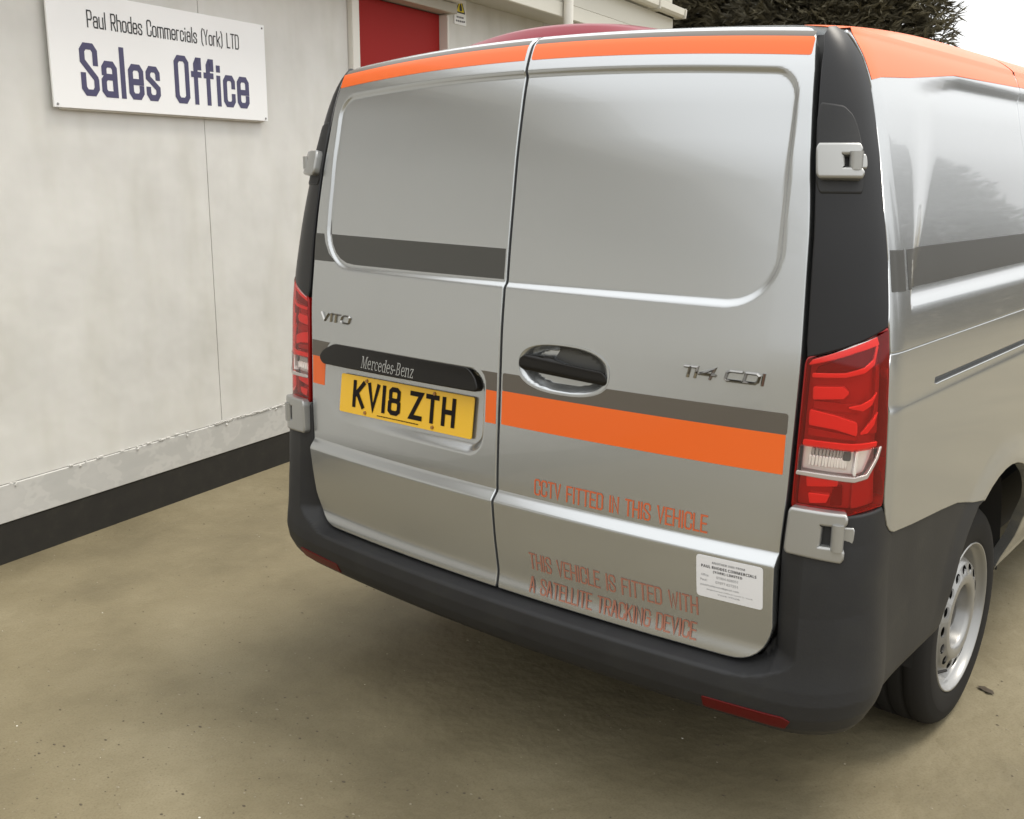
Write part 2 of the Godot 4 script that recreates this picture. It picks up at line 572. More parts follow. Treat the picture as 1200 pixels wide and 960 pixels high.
# text between x0 and x1, standing on y0, capitals h tall; returns one mesh per letter
func letters(txt: String, x0: float, x1: float, y0: float, h: float, stroke: float, f: Callable, gap := .34, off := .0006, deep := .0003, slope := 0.0) -> Array:
	var total := 0.0
	for c in txt: total += G[c][0] + gap
	total -= gap
	var k := (x1 - x0 - stroke) / total
	var x := x0 + stroke * .5
	var made := []
	for c in txt:
		var g: Array = G[c]
		if c != " ":
			var b := Buf.new()
			var j := 0
			for line in g[1]:
				var q := PackedVector2Array()
				for p in line:
					var px: float = x + p.x * g[0] * k
					q.append(Vector2(px, y0 + stroke * .5 + p.y * (h - stroke) + slope * (px - x0)))
				ribbon(b, q, stroke * .5, f, off + j * .00012, deep)
				j += 1
			made.append(b.mesh())
		x += (g[0] + gap) * k
	return made

func print_text(txt: String, font: Font, x0: float, x1: float, y0: float, h: float, f: Callable, off := .0006, k_off := 0.0) -> ArrayMesh:
	var tm := TextMesh.new()
	tm.text = txt
	tm.font = font
	tm.font_size = 48
	tm.pixel_size = .01
	tm.depth = .001
	tm.curve_step = 1.0
	var a := tm.get_mesh_arrays()
	var v: PackedVector3Array = a[Mesh.ARRAY_VERTEX]
	var n: PackedVector3Array = a[Mesh.ARRAY_NORMAL]
	var ix: PackedInt32Array = a[Mesh.ARRAY_INDEX]
	var lo := Vector3(9, 9, 9)
	var hi := -lo
	for p in v:
		lo = lo.min(p); hi = hi.max(p)
	var b := Buf.new()
	for t in range(0, ix.size(), 3):
		if n[ix[t]].z < .5: continue
		var ids := []
		for j in 3:
			var p := v[ix[t + j]]
			var q := Vector2(remap(p.x, lo.x, hi.x, x0, x1), remap(p.y, lo.y, hi.y, y0, y0 + h))
			var w: Vector3 = f.call(q)
			var nn: Vector3 = (f.call(q + Vector2(.002, 0)) - w).cross(f.call(q + Vector2(0, .002)) - w).normalized()
			ids.append(b.add(w + nn * off, nn))
		b.tri(ids[0], ids[1], ids[2])
	return b.mesh()

# ---- nodes
func part(called: String, m: Mesh, mat: Material, parent: Node, kind := "") -> MeshInstance3D:
	var o := MeshInstance3D.new()
	o.name = numbered(called, parent)
	o.mesh = m
	o.material_override = mat
	if kind: o.set_meta("kind", kind)
	parent.add_child(o, true)
	return o

func numbered(called: String, parent: Node) -> String:
	if not parent.has_node(NodePath(called)): return called
	var k := 1
	while parent.has_node(NodePath("%s_%03d" % [called, k])): k += 1
	return "%s_%03d" % [called, k]

func tag(o: Node, label: String, category: String, group := "") -> void:
	o.set_meta("label", label)
	o.set_meta("category", category)
	if group: o.set_meta("group", group)

func thing(called: String, label: String, category: String, at := Vector3.ZERO, group := "") -> Node3D:
	var o := Node3D.new()
	o.name = numbered(called, self)
	add_child(o)
	o.position = at
	tag(o, label, category, group)
	return o

func mat(c: Color, rough := .6, metal := 0.0, coat := 0.0) -> StandardMaterial3D:
	var m := StandardMaterial3D.new()
	m.albedo_color = c.linear_to_srgb()
	m.roughness = rough
	m.metallic = metal
	if coat > 0.0:
		m.clearcoat_enabled = true
		m.clearcoat = coat
		m.clearcoat_roughness = .03
	return m

func noise_tex(freq: float, sd: int, stops: Array, size := 512, oct := 5, kind := FastNoiseLite.TYPE_SIMPLEX_SMOOTH, normal := 0.0) -> NoiseTexture2D:
	var n := FastNoiseLite.new()
	n.noise_type = kind
	n.seed = sd
	n.frequency = freq
	n.fractal_octaves = oct
	n.fractal_gain = .60
	var t := NoiseTexture2D.new()
	t.width = size
	t.height = size
	t.seamless = true
	t.noise = n
	t.generate_mipmaps = false
	if normal > 0.0:
		t.as_normal_map = true
		t.bump_strength = normal
	elif not stops.is_empty():
		var g := Gradient.new()
		var offs := PackedFloat32Array()
		var cols := PackedColorArray()
		for s in stops:
			offs.append(s[0])
			var c: Color = s[1]
			cols.append(c.linear_to_srgb())
		g.offsets = offs
		g.colors = cols
		t.color_ramp = g
	return t

func materials() -> void:
	M.silver = mat(Color(.43, .443, .45), .27, .80, .5)
	M.silver_trim = mat(Color(.33, .33, .32), .38, .6, .4)
	M.rail = mat(Color(.13, .13, .125), .5, .3)
	M.handle_grey = mat(Color(.075, .075, .071), .45, .2)
	M.chrome = mat(Color(.33, .32, .305), .14, 1.0)
	M.orange = mat(Color(.72, .112, .006), .42, 0.0, .12)
	M.orange_print = mat(Color(.50, .105, .035), .5)
	M.orange_faded = mat(Color(.34, .145, .10), .5, .1)
	M.grey_vinyl = mat(Color(.046, .045, .041), .40, 0.0, .08)
	M.brown_vinyl = mat(Color(.088, .075, .060), .42, 0.0, .1)
	M.black = mat(Color(.006, .006, .006), .6)
	M.plastic = mat(Color(1, 1, 1), .55)
	M.plastic.metallic_specular = .42
	M.plastic.albedo_texture = noise_tex(.01, 61, [[0.0, Color(.0145, .0145, .0155)], [.5, Color(.0175, .0175, .0185)], [.75, Color(.020, .020, .020)], [1.0, Color(.029, .028, .026)]], 512, 5)
	M.plastic.uv1_triplanar = true
	M.plastic.uv1_world_triplanar = true
	M.plastic.uv1_scale = Vector3(1.1, 1.1, 1.1)
	M.plastic.heightmap_enabled = true
	M.plastic.heightmap_texture = noise_tex(.25, 62, [], 512, 2)
	M.plastic.heightmap_scale = .02
	M.trim = mat(Color(.013, .013, .014), .36)
	M.trim.metallic_specular = .38
	M.garnish = mat(Color(.008, .007, .006), .22)
	M.garnish.metallic_specular = .35
	M.tyre = mat(Color(.015, .014, .013), .8)
	M.tyre.metallic_specular = .3
	M.liner = mat(Color(.012, .011, .010), .9)
	M.rim = mat(Color(.27, .268, .26), .36, .55, .4)
	M.hub = mat(Color(.035, .033, .032), .5)
	M.yellow = mat(Color(.74, .43, .012), .42, 0.0, .4)
	M.print = mat(Color(.010, .007, .007), .55)
	M.print.metallic_specular = .25
	M.grey_print = mat(Color(.16, .16, .17), .6)
	M.paper = mat(Color(.68, .68, .70), .5, 0.0, .3)
	M.bolt = mat(Color(.32, .16, .05), .4, .3)
	M.lens = mat(Color(.22, .005, .004), .16, 0.0, .25)
	M.lens.metallic_specular = .3
	M.lens_deep = mat(Color(.075, .0035, .004), .2, 0.0, .25)
	M.lens_deep.metallic_specular = .3
	M.lens_bright = mat(Color(.46, .010, .006), .2, 0.0, .2)
	M.lens_bright.metallic_specular = .3
	M.lens_clear = mat(Color(.27, .225, .20), .2, .35, .6)
	M.lens_white = mat(Color(.42, .37, .35), .15, .3, .6)
	M.reflector = mat(Color(.085, .003, .003), .35)
	M.reflector.metallic_specular = .3
	M.brake = mat(Color(.17, .007, .018), .30)
	M.brake.metallic_specular = .28
	M.lamp_white = mat(Color(.80, .79, .77), .3, .5)
	M.lamp_mid = mat(Color(.34, .33, .32), .35, .4)
	M.lamp_dark = mat(Color(.045, .042, .04), .4)
	M.lens_glass = mat(Color(.90, .030, .024), .04, 0.0, .7)
	M.lens_glass.albedo_color.a = .10
	M.lens_glass.refraction_enabled = true
	M.lens_glass.refraction_scale = .002
	M.clear_glass = mat(Color(.98, .93, .90), .03, 0.0, .5)
	M.clear_glass.albedo_color.a = .03
	M.clear_glass.refraction_enabled = true
	M.clear_glass.refraction_scale = .002
	M.glass = mat(Color(.01, .011, .012), .05, 0.0, 1.0)
	var wall := mat(Color(1, 1, 1), .62)
	wall.albedo_texture = noise_tex(.006, 4, [[0.0, Color(.57, .56, .525)], [.4, Color(.61, .60, .565)], [.65, Color(.635, .625, .587)], [1.0, Color(.66, .65, .615)]], 1024, 4)
	wall.uv1_triplanar = true; wall.uv1_world_triplanar = true
	wall.uv1_scale = Vector3(.37, .37, .37)
	wall.detail_enabled = true
	wall.detail_blend_mode = BaseMaterial3D.BLEND_MODE_MUL
	wall.detail_albedo = noise_tex(.009, 41, [[0.0, Color(.90, .895, .87)], [.3, Color(.965, .963, .95)], [.6, Color(1, 1, 1)], [1.0, Color(1, 1, 1)]], 512, 3)
	wall.detail_uv_layer = BaseMaterial3D.DETAIL_UV_2
	wall.uv2_triplanar = true; wall.uv2_world_triplanar = true
	wall.uv2_scale = Vector3(.9, .22, .9)
	wall.heightmap_enabled = true
	wall.heightmap_texture = noise_tex(.02, 8, [], 512, 3)
	wall.heightmap_scale = .25
	M.wall = wall
	var skirt := mat(Color(1, 1, 1), .7)
	skirt.albedo_texture = noise_tex(.011, 21, [[0.0, Color(.43, .425, .405)], [.43, Color(.45, .445, .42)], [.47, Color(.50, .493, .465)], [.60, Color(.515, .506, .478)], [.63, Color(.47, .464, .44)], [1.0, Color(.50, .49, .465)]], 1024, 4)
	skirt.uv1_triplanar = true; skirt.uv1_world_triplanar = true
	skirt.uv1_scale = Vector3(.30, .42, .30)
	M.skirt = skirt
	M.flake = mat(Color(.56, .55, .52), .7)
	var plinth := mat(Color(1, 1, 1), .75)
	plinth.albedo_texture = noise_tex(.02, 33, [[0.0, Color(.011, .0095, .007)], [.6, Color(.016, .014, .010)], [1.0, Color(.026, .023, .016)]], 512, 5)
	plinth.uv1_triplanar = true; plinth.uv1_world_triplanar = true
	M.plinth = plinth
	M.sign = mat(Color(.84, .84, .83), .4, 0.0, .3)
	M.navy = mat(Color(.062, .058, .125), .5)
	M.ink = mat(Color(.02, .02, .022), .5)
	M.door_red = mat(Color(.31, .016, .014), .65)
	M.door_red.metallic_specular = .3
	M.white_paint = mat(Color(.68, .66, .6), .5)
	M.eave = mat(Color(.45, .43, .37), .6)
	M.eave_light = mat(Color(.58, .56, .49), .6)
	M.warn_yellow = mat(Color(.80, .66, .03), .5)
	var gr := mat(Color(1, 1, 1), .74)
	gr.albedo_texture = noise_tex(.0042, 11, [[0.0, Color(.112, .092, .050)], [.30, Color(.140, .116, .065)], [.5, Color(.163, .136, .078)], [.68, Color(.177, .149, .088)], [1.0, Color(.224, .192, .120)]], 1024, 7)
	gr.uv1_triplanar = true; gr.uv1_world_triplanar = true
	gr.uv1_scale = Vector3(.21, .21, .21)
	gr.detail_enabled = true
	gr.detail_blend_mode = BaseMaterial3D.BLEND_MODE_MUL
	gr.detail_albedo = noise_tex(.12, 5, [[0.0, Color(.72, .70, .66)], [.45, Color(.95, .95, .94)], [.8, Color(1, 1, 1)], [1.0, Color(1, 1, 1)]], 1024, 3)
	gr.detail_uv_layer = BaseMaterial3D.DETAIL_UV_2
	gr.uv2_triplanar = true; gr.uv2_world_triplanar = true
	gr.uv2_scale = Vector3(.9, .9, .9)
	gr.heightmap_enabled = true
	gr.heightmap_texture = noise_tex(.03, 19, [], 1024, 6)
	gr.heightmap_scale = .5
	M.ground = gr
	M.bark = mat(Color(.06, .045, .03), .9)
	var leaf := mat(Color(.040, .046, .018), .75)
	leaf.vertex_color_use_as_albedo = true
	leaf.albedo_color = Color.WHITE
	leaf.backlight_enabled = true
	leaf.backlight = Color(.10, .10, .05)
	M.leaf = leaf
	var stone := mat(Color(1, 1, 1), .85)
	stone.vertex_color_use_as_albedo = true
	M.stone = stone
	M.dead_leaf = mat(Color(.045, .032, .018), .8)

# ---------------------------------------------------------------- scene
func _ready() -> void:
	rng.seed = 77
	build_tables()
	glyphs()
	materials()
	var cam := Camera3D.new()
	cam.name = "camera"
	cam.position = Vector3(1.669, 1.576, 1.997)
	cam.basis = Basis(Vector3.UP, .693) * Basis(Vector3.RIGHT, -.224) * Basis(Vector3.BACK, .005)
	cam.fov = 43.13
	cam.near = .02
	cam.far = 900.0
	add_child(cam)
	cam.current = true
	var env := Environment.new()
	env.background_mode = Environment.BG_SKY
	env.sky = Sky.new()
	env.sky.sky_material = overcast()
	env.tonemap_mode = Environment.TONE_MAPPER_LINEAR
	env.tonemap_exposure = 1.6
	env.sdfgi_enabled = true
	env.ssao_enabled = true
	env.ssil_enabled = true
	var we := WorldEnvironment.new()
	we.name = "world_environment"
	we.environment = env
	add_child(we)
	var sun := DirectionalLight3D.new()
	sun.name = "sun"
	sun.light_energy = .58
	sun.light_color = Color(1, .97, .92)
	sun.light_angular_distance = 22.0
	sun.shadow_enabled = true
	sun.look_at_from_position(Vector3(3, 12, -4.5), Vector3.ZERO)
	add_child(sun)
	ground()
	office()
	trees()
	van()
	signs()
	debris()

func overcast() -> PanoramaSkyMaterial:
	var n := FastNoiseLite.new()
	n.seed = 9
	n.frequency = 1.3
	n.fractal_octaves = 4
	var im := Image.create(512, 256, false, Image.FORMAT_RGBF)
	for y in 256:
		var el := PI * .5 - PI * (y + .5) / 256.0
		for x in 512:
			var az := TAU * x / 512.0
			var d := Vector3(cos(el) * sin(az), sin(el), cos(el) * cos(az))
			var k := .76 + .78 * maxf(0.0, d.y) + .06 * n.get_noise_3dv(d * 1.6)
			im.set_pixel(x, y, Color(k * .99, k * 1.0, k * 1.0) if d.y > 0.0 else Color(.24, .20, .14))
	var m := PanoramaSkyMaterial.new()
	m.panorama = ImageTexture.create_from_image(im)
	return m

func ground() -> void:
	var b := Buf.new()
	b.flat([Vector3(-250, 0, -250), Vector3(-250, 0, 250), Vector3(250, 0, 250), Vector3(250, 0, -250)])
	var o := part("ground", b.mesh(), M.ground, self, "structure")
	o.set_meta("label", "worn sandy brown concrete yard")

# ---- the office along the left
func office() -> void:
	var r := thing("office_building", "long cream panelled office cabin with a dark plinth and red door behind the van", "building", Vector3(-2.496, 0, .259))
	r.basis = Basis(Vector3(-.2, 0, -.98).normalized(), Vector3.UP, Vector3(.98, 0, -.2).normalized())
	var cuts := [-7.3, -4.9, -2.45, -1.1, 1.300, 2.452]
	for i in cuts.size() - 1:
		part("wall_panel", box(Vector3((cuts[i] + cuts[i + 1]) * .5, 1.755, -.04), Vector3(cuts[i + 1] - cuts[i] - .0035, 2.85, .08), .0015), M.wall, r)
	part("wall_panel", box(Vector3(4.2, 1.755, -.04), Vector3(1.40, 2.85, .08), .0015), M.wall, r)
	part("wall_panel", box(Vector3(5.93, 1.755, -.16), Vector3(2.0, 2.85, .08), .0015), M.wall, r)
	part("wall_panel", box(Vector3(4.905, 1.755, -.10), Vector3(.012, 2.85, .2), .0015), M.eave, r)
	part("wall_panel", box(Vector3(2.99, 2.93, -.04), Vector3(1.07, .5, .08), .0015), M.wall, r)
	part("wall_core", box(Vector3(-.2, 1.6, -2.25), Vector3(14.2, 3.1, 4.06), .002), M.wall, r)
	# skirting strip under the panels, with its ragged painted top edge
	part("skirting", box(Vector3(-1.2, .250, .002), Vector3(12.2, .156, .014), .002), M.skirt, r)
	var fb := Buf.new()
	for i in 120:
		var s := rng.randf_range(-1.5, 2.4)
		if rng.randf() < .45: s = rng.randf_range(1.25, 1.75)
		var w := rng.randf_range(.004, .020)
		bevel_box(fb, Vector3(s, .334 + rng.randf_range(-.004, .004), .010), Vector3(w, rng.randf_range(.0015, .0045), .003) * .9, .001)
	part("paint_flakes", fb.mesh(), M.flake, r, "stuff")
	for s in [.10, .42, .74, 1.32, 1.7, -.3, 1.05]:
		var pb := Buf.new()
		tube(pb, Vector3(s, .318 + rng.randf_range(-.006, .006), .008), Vector3(s, .318, .013), .006, .005, 10)
		part("screw", pb.mesh(), M.flake, r)
	part("plinth", box(Vector3(-1.2, .085, -.02), Vector3(12.2, .174, .05), .003), M.plinth, r)
	# red door set back in its frame
	var dr := part("door", box(Vector3(2.999, 1.42, -.055), Vector3(.955, 2.30, .045), .003), M.door_red, r)
	part("handle", box(Vector3(3.40, 1.35, -.02), Vector3(.12, .025, .03), .006), M.chrome, dr)
	var fr := part("door_frame", box(Vector3(2.488, 1.55, -.03), Vector3(.066, 2.44, .13), .004), M.white_paint, r)
	part("jamb", box(Vector3(3.489, 1.42, -.03), Vector3(.022, 2.30, .12), .004), M.white_paint, fr)
	part("head", box(Vector3(3.005, 2.607, -.01), Vector3(1.06, .062, .16), .004), M.eave, fr)
	part("drip_cap", box(Vector3(3.01, 2.650, .02), Vector3(1.10, .016, .20), .004), M.white_paint, fr)
	part("sill", box(Vector3(2.999, .255, -.02), Vector3(1.0, .03, .18), .004), M.eave, fr)
	# eaves: soffit, two fascia boards, gutter, downpipe
	part("soffit", box(Vector3(-.22, 2.70, .15), Vector3(14.3, .02, .29), .002), M.eave, r)
	part("fascia_board", box(Vector3(-.22, 2.726, .300), Vector3(14.3, .100, .022), .004), M.eave_light, r)
	part("fascia_board", box(Vector3(-.22, 2.865, .292), Vector3(14.3, .172, .022), .004), M.eave_light, r)
	part("roof", box(Vector3(-.2, 3.09, -2.1), Vector3(14.36, .12, 4.75), .01), M.eave, r)
	var gb := Buf.new()
	var gp := [Vector2(.315, 3.02), Vector2(.317, 2.975), Vector2(.335, 2.955), Vector2(.385, 2.955), Vector2(.405, 2.975), Vector2(.410, 3.03)]
	for i in gp.size() - 1:
		gb.flat([Vector3(-7.3, gp[i].y, gp[i].x), Vector3(7.0, gp[i].y, gp[i].x), Vector3(7.0, gp[i + 1].y, gp[i + 1].x), Vector3(-7.3, gp[i + 1].y, gp[i + 1].x)])
	var ends := []
	for q in gp: ends.append(Vector3(7.0, q.y, q.x))
	gb.flat(ends)
	var gut := part("gutter", gb.mesh(), M.eave_light, r)
	for s in [1.5, 2.7, 3.9, 5.1, 6.3, 6.95]:
		part("bracket", box(Vector3(s, 2.99, .36), Vector3(.02, .085, .115), .003), M.eave, gut)
	var db := Buf.new()
	tube(db, Vector3(4.62, .06, .345), Vector3(4.62, 2.99, .345), .036, .036, 18)
	part("downpipe", db.mesh(), M.white_paint, r)

func signs() -> void:
	var wall := Basis(Vector3(-.2, 0, -.98).normalized(), Vector3.UP, Vector3(.98, 0, -.2).normalized())
	var o := thing("office_sign", "white wall sign with large navy lettering reading Sales Office above left", "sign", Vector3(-2.496, 0, .259))
	o.basis = wall
	var flat := func(p: Vector2) -> Vector3: return Vector3(p.x, p.y, .034)
	var bd := Buf.new()
	bevel_box(bd, Vector3(1.074, 2.062, .029), Vector3(.641, .232, .005), .0015)
	part("board", bd.mesh(), M.sign, o)
	part("batten", box(Vector3(1.09, 1.835, .011), Vector3(1.22, .022, .024), .002), M.white_paint, o)
	part("batten", box(Vector3(1.09, 2.27, .011), Vector3(1.22, .022, .024), .002), M.white_paint, o)
	for c in [[.450, 1.843], [1.697, 1.843], [.450, 2.278], [1.697, 2.278]]:
		var b := Buf.new()
		tube(b, Vector3(c[0], c[1], .033), Vector3(c[0], c[1], .038), .006, .004, 12)
		part("screw", b.mesh(), M.silver_trim, o)
	for m in letters("Paul Rhodes Commercials (York) LTD", .627, 1.527, 2.158, .070, .0062, flat, .46): part("letter", m, M.ink, o)
	for m in letters("Sales Office", .575, 1.583, 1.884, .212, .0265, flat, .60): part("letter", m, M.navy, o)
	var w := thing("warning_sign", "small white warning sign with a yellow triangle beside the red door", "sign", Vector3(-2.496, 0, .259))
	w.basis = wall
	part("plate", box(Vector3(3.675, 2.66, .004), Vector3(.15, .26, .006), .001), M.sign, w)
	var f2 := func(p: Vector2) -> Vector3: return Vector3(p.x, p.y, .0072)
	part("triangle_border", sheet(rounded(poly([3.612, 2.602, 3.738, 2.602, 3.675, 2.712]), .010), Vector2(.05, .05), f2, .0002, .0004), M.ink, w)
	var f3 := func(p: Vector2) -> Vector3: return Vector3(p.x, p.y, .0080)
	part("triangle", sheet(rounded(poly([3.628, 2.611, 3.722, 2.611, 3.675, 2.694]), .006), Vector2(.05, .05), f3, .0002, .0004), M.warn_yellow, w)
	var f4 := func(p: Vector2) -> Vector3: return Vector3(p.x, p.y, .0088)
	part("symbol", sheet(rounded(poly([3.664, 2.616, 3.695, 2.618, 3.690, 2.642, 3.676, 2.670, 3.660, 2.640]), .006), Vector2(.05, .05), f4, .0002, .0004), M.ink, w)
	for row in [[2.577, 3.63, 3.72], [2.553, 3.622, 3.728]]:
		var b := Buf.new()
		var x: float = row[1]
		while x < row[2]:
			var l := rng.randf_range(.006, .012)
			ribbon(b, PackedVector2Array([Vector2(x, row[0]), Vector2(x + l, row[0] + rng.randf_range(-.002, .002))]), .0055, f2, .0003, .0002)
			x += l + .015
		part("small_print", b.mesh(), M.grey_print, w)

# ---- conifers
func spray_mesh(sd: int) -> ArrayMesh:
	var q := RandomNumberGenerator.new()
	q.seed = sd
	var b := Buf.new()
	for i in 9:
		var a := (i - 4) * .26 + q.randf_range(-.1, .1)
		var d := Vector3(sin(a), -.12 + q.randf_range(-.22, .22), cos(a)).normalized()
		var l := q.randf_range(.10, .20) * (1.0 - .07 * absf(i - 4))
		var w := q.randf_range(.004, .009)
		var s := d.cross(Vector3.UP).normalized() * w
		var st := Vector3(0, 0, .05 * absf(i - 4) * .4)
		b.flat([st, st + d * l * .45 + s, st + d * l, st + d * l * .45 - s])
		var up := Vector3(0, w, 0)
		b.flat([st, st + d * l * .5 + up, st + d * l * .9, st + d * l * .5 - up])
	return b.mesh()

func conifer(label: String, at: Vector3, h: float, r: float, count: int, sd: int, low := .0) -> void:
	var o := thing("conifer_tree", label, "tree", at, "")
	var q := RandomNumberGenerator.new()
	q.seed = sd
	var b := Buf.new()
	tube(b, Vector3(0, -.05, 0), Vector3(0, h * .92, 0), .20, .03, 10)
	for i in 40:
		var y := h * q.randf_range(.05, .9)
		var a := q.randf() * TAU
		var l := r * .8 * pow(1.0 - y / h, .55)
		tube(b, Vector3(0, y, 0), Vector3(cos(a) * l, y + l * .35, sin(a) * l), .03, .006, 5, false)
	part("trunk", b.mesh(), M.bark, o)
	var n := FastNoiseLite.new()
	n.seed = sd
	n.frequency = .55
	var mm := MultiMesh.new()
	mm.transform_format = MultiMesh.TRANSFORM_3D
	mm.use_colors = true
	mm.mesh = spray_mesh(sd)
	mm.instance_count = count
	for i in count:
		var t := pow(q.randf(), 1.15)
		var y := h * (low + t * (1.0 - low))
		var a := q.randf() * TAU
		var lump := 1.0 + .34 * n.get_noise_3d(cos(a) * 2.5, y * 1.3, sin(a) * 2.5) + .14 * sin(a * 5.0 + y * 2.1)
		var rr := r * pow(maxf(0.0, 1.0 - y / h), .62) * lump
		rr *= sqrt(q.randf_range(.18, 1.0))
		var p := Vector3(cos(a) * rr, y, sin(a) * rr)
		var out := Vector3(cos(a), q.randf_range(.1, .8), sin(a)).normalized()
		var bs := Basis.looking_at(-out, Vector3.UP) * Basis(Vector3.BACK, q.randf_range(-1.2, 1.2)) * Basis(Vector3.UP, q.randf_range(-.5, .5))
		mm.set_instance_transform(i, Transform3D(bs.scaled(Vector3.ONE * q.randf_range(.9, 1.9)), p))
		var k := q.randf_range(.6, 1.35) * (.8 + .5 * n.get_noise_3d(p.x * 1.5, p.y * 1.5, p.z * 1.5))
		mm.set_instance_color(i, Color(.135 * k, .118 * k, .072 * k))
	var c := MultiMeshInstance3D.new()
	c.name = "crown"
	c.multimesh = mm
	c.material_override = M.leaf
	c.set_meta("kind", "stuff")
	o.add_child(c, true)

func trees() -> void:
	conifer("dark conifer with a ragged edge against the white sky, rightmost behind the roof", Vector3(-5.3, 0, -14.3), 9.5, 1.9, 26000, 3)
	conifer("dark conifer just left of the rightmost one behind the van roof", Vector3(-7.0, 0, -15.2), 9.0, 2.4, 22000, 4)
	conifer("dark conifer in the middle of the row above the rear doors", Vector3(-8.9, 0, -14.8), 9.4, 2.4, 22000, 5)
	conifer("dark conifer at the far end of the office gutter", Vector3(-10.8, 0, -15.2), 8.8, 2.4, 22000, 6)
	conifer("tall pointed conifer to the right of the yard, seen in the van side", Vector3(6.2, 0, -17.0), 5.6, 2.0, 9000, 7)
	conifer("broad conifer beyond the pointed one to the right of the yard", Vector3(9.4, 0, -16.0), 5.2, 2.4, 9000, 8)
	conifer("bushy conifer at the right end of the yard, nearest the camera", Vector3(12.2, 0, -11.5), 5.0, 2.4, 9000, 9)

# ---- the van
func van() -> void:
	var v := thing("panel_van", "silver panel van with orange and grey stripes and twin rear doors", "van")
	# rear doors
	var edge_l := PackedVector2Array()
	var y := .61
	while y <= 1.832:
		edge_l.append(Vector2(look(lut_x, y) - .008, y))
		y += .047
	var half := func(xin: float) -> PackedVector2Array:
		var o := PackedVector2Array([Vector2(xin, .517)])
		for k in 9:
			var t := k / 8.0
			o.append(Vector2(.665, .517).lerp(Vector2(.745, .517), t).lerp(Vector2(.745, .517).lerp(edge_l[0], t), t))
		for k in range(1, edge_l.size()): o.append(edge_l[k])
		var e := edge_l[edge_l.size() - 1]
		for k in range(1, 7):
			var t := k / 6.0
			o.append(e.lerp(Vector2(e.x - .002, 1.871), t).lerp(Vector2(e.x - .002, 1.871).lerp(Vector2(e.x - .045, 1.871), t), t))
		o.append(Vector2(xin, 1.871))
		return o
	var out_l: PackedVector2Array = flip(half.call(.001))
	var out_r: PackedVector2Array = half.call(.015)
	for i in out_l.size():
		if out_l[i].x > -.01: out_l[i].x = .001
	var st := Vector2(.005, .005)
	var dl := part("rear_door", sheet(out_l, st, door, .0035, .03), M.silver, v)
	dl.set_meta("label", "left rear door with the number plate and wide dark grey band")
	var dr := part("rear_door", sheet(out_r, st, door, .0035, .03), M.silver, v)
	dr.set_meta("label", "right rear door with the handle and orange lettering")
	# vinyl on the doors
	var vin := off_door(.0007)
	var fine := Vector2(.02, .012)
	var win := rounded(poly([-.707, 1.318, .0, 1.318, .0, 1.55, -.707, 1.55]), .001, 1)
	win = PackedVector2Array()
	for k in 7:
		var t := k / 6.0
		win.append(Vector2(-.706, 1.44).lerp(Vector2(-.706, 1.319), t).lerp(Vector2(-.706, 1.319).lerp(Vector2(-.585, 1.319), t), t))
	win.append_array(PackedVector2Array([Vector2(-.003, 1.319), Vector2(-.003, 1.391), Vector2(-.706, 1.3995)]))
	part("grey_band", sheet(win, fine, vin, .0003, .0003), M.grey_vinyl, dl)
	part("grey_band", sheet(poly([-.772, 1.3225, -.668, 1.3225, -.700, 1.345, -.720, 1.375, -.728, 1.4005, -.770, 1.401]), fine, vin, .0003, .0003), M.grey_vinyl, dl)
	var plate_edge := rounded(poly([-.718, .85, -.036, .85, -.036, 1.093, -.700, 1.093]), .05)
	for s in [[-.773, 1.0385, -.001, 1.0855, M.brown_vinyl, "grey_stripe"], [-.770, .954, -.001, 1.0380, M.orange, "orange_stripe"]]:
		for pc in Geometry2D.clip_polygons(rect(s[0], s[1], s[2], s[3]), plate_edge):
			part(s[5], sheet(pc, fine, vin, .0003, .0003), s[4], dl)
	part("orange_stripe", sheet(rect(-.722, 1.812, -.004, 1.849), fine, vin, .0003, .0003), M.orange, dl)
	part("grey_stripe", sheet(rect(-.716, 1.8494, -.004, 1.861), fine, vin, .0003, .0003), M.brown_vinyl, dl)
	var cup_edge := oval(.199, 1.119, .138, .064, 2.5)
	for pc in Geometry2D.clip_polygons(rect(.018, 1.0425, .764, 1.0875, .006), cup_edge):
		part("grey_stripe", sheet(pc, fine, vin, .0003, .0003), M.brown_vinyl, dr)
	part("orange_stripe", sheet(rect(.018, .9565, .762, 1.0420, .002), fine, vin, .0003, .0003), M.orange, dr)
	part("orange_stripe", sheet(rect(.018, 1.812, .718, 1.849, .006), fine, vin, .0003, .0003), M.orange, dr)
	part("grey_stripe", sheet(rect(.018, 1.8494, .714, 1.861), fine, vin, .0003, .0003), M.brown_vinyl, dr)
	for row in [["CCTV FITTED IN THIS VEHICLE", .130, .603, .794, .042, .0043, M.orange_print], ["THIS VEHICLE IS FITTED WITH", .120, .592, .596, .046, .0044, M.orange_faded], ["A SATELLITE TRACKING DEVICE", .116, .588, .531, .044, .0044, M.orange_faded]]:
		var b := Buf.new()
		for m in letters(row[0], row[1], row[2], row[3], row[4], row[5], door, .42): append(b, m)
		part("lettering", b.mesh(), row[6], dr)
	# raised badges
	for m in letters("v!tq", -.722, -.580, 1.148, .026, .0048, door, .2, .0, .006): part("badge_letter", m, M.chrome, dl)
	for m in letters("##% <>!", .523, .711, 1.140, .027, .0064, door, .16, .0, .007): part("badge_letter", m, M.chrome, dr)
	# dealer sticker
	var sk := part("dealer_sticker", sheet(rect(.590, .6485, .744, .7495, .009), fine, off_door(.0009), .0003, .0005), M.paper, dr)
	# bar above the plate with the maker's lettering
	var bar_f := func(p: Vector2) -> Vector3:
		var a := door(p)
		var t := clampf((p.y - 1.028) / .056, 0.0, 1.0)
		var base := look(lut_z, p.y) + .045 * (1.0 - p.x * p.x / .5929)
		return Vector3(a.x, a.y, base + lerpf(.016, .002, t * t))
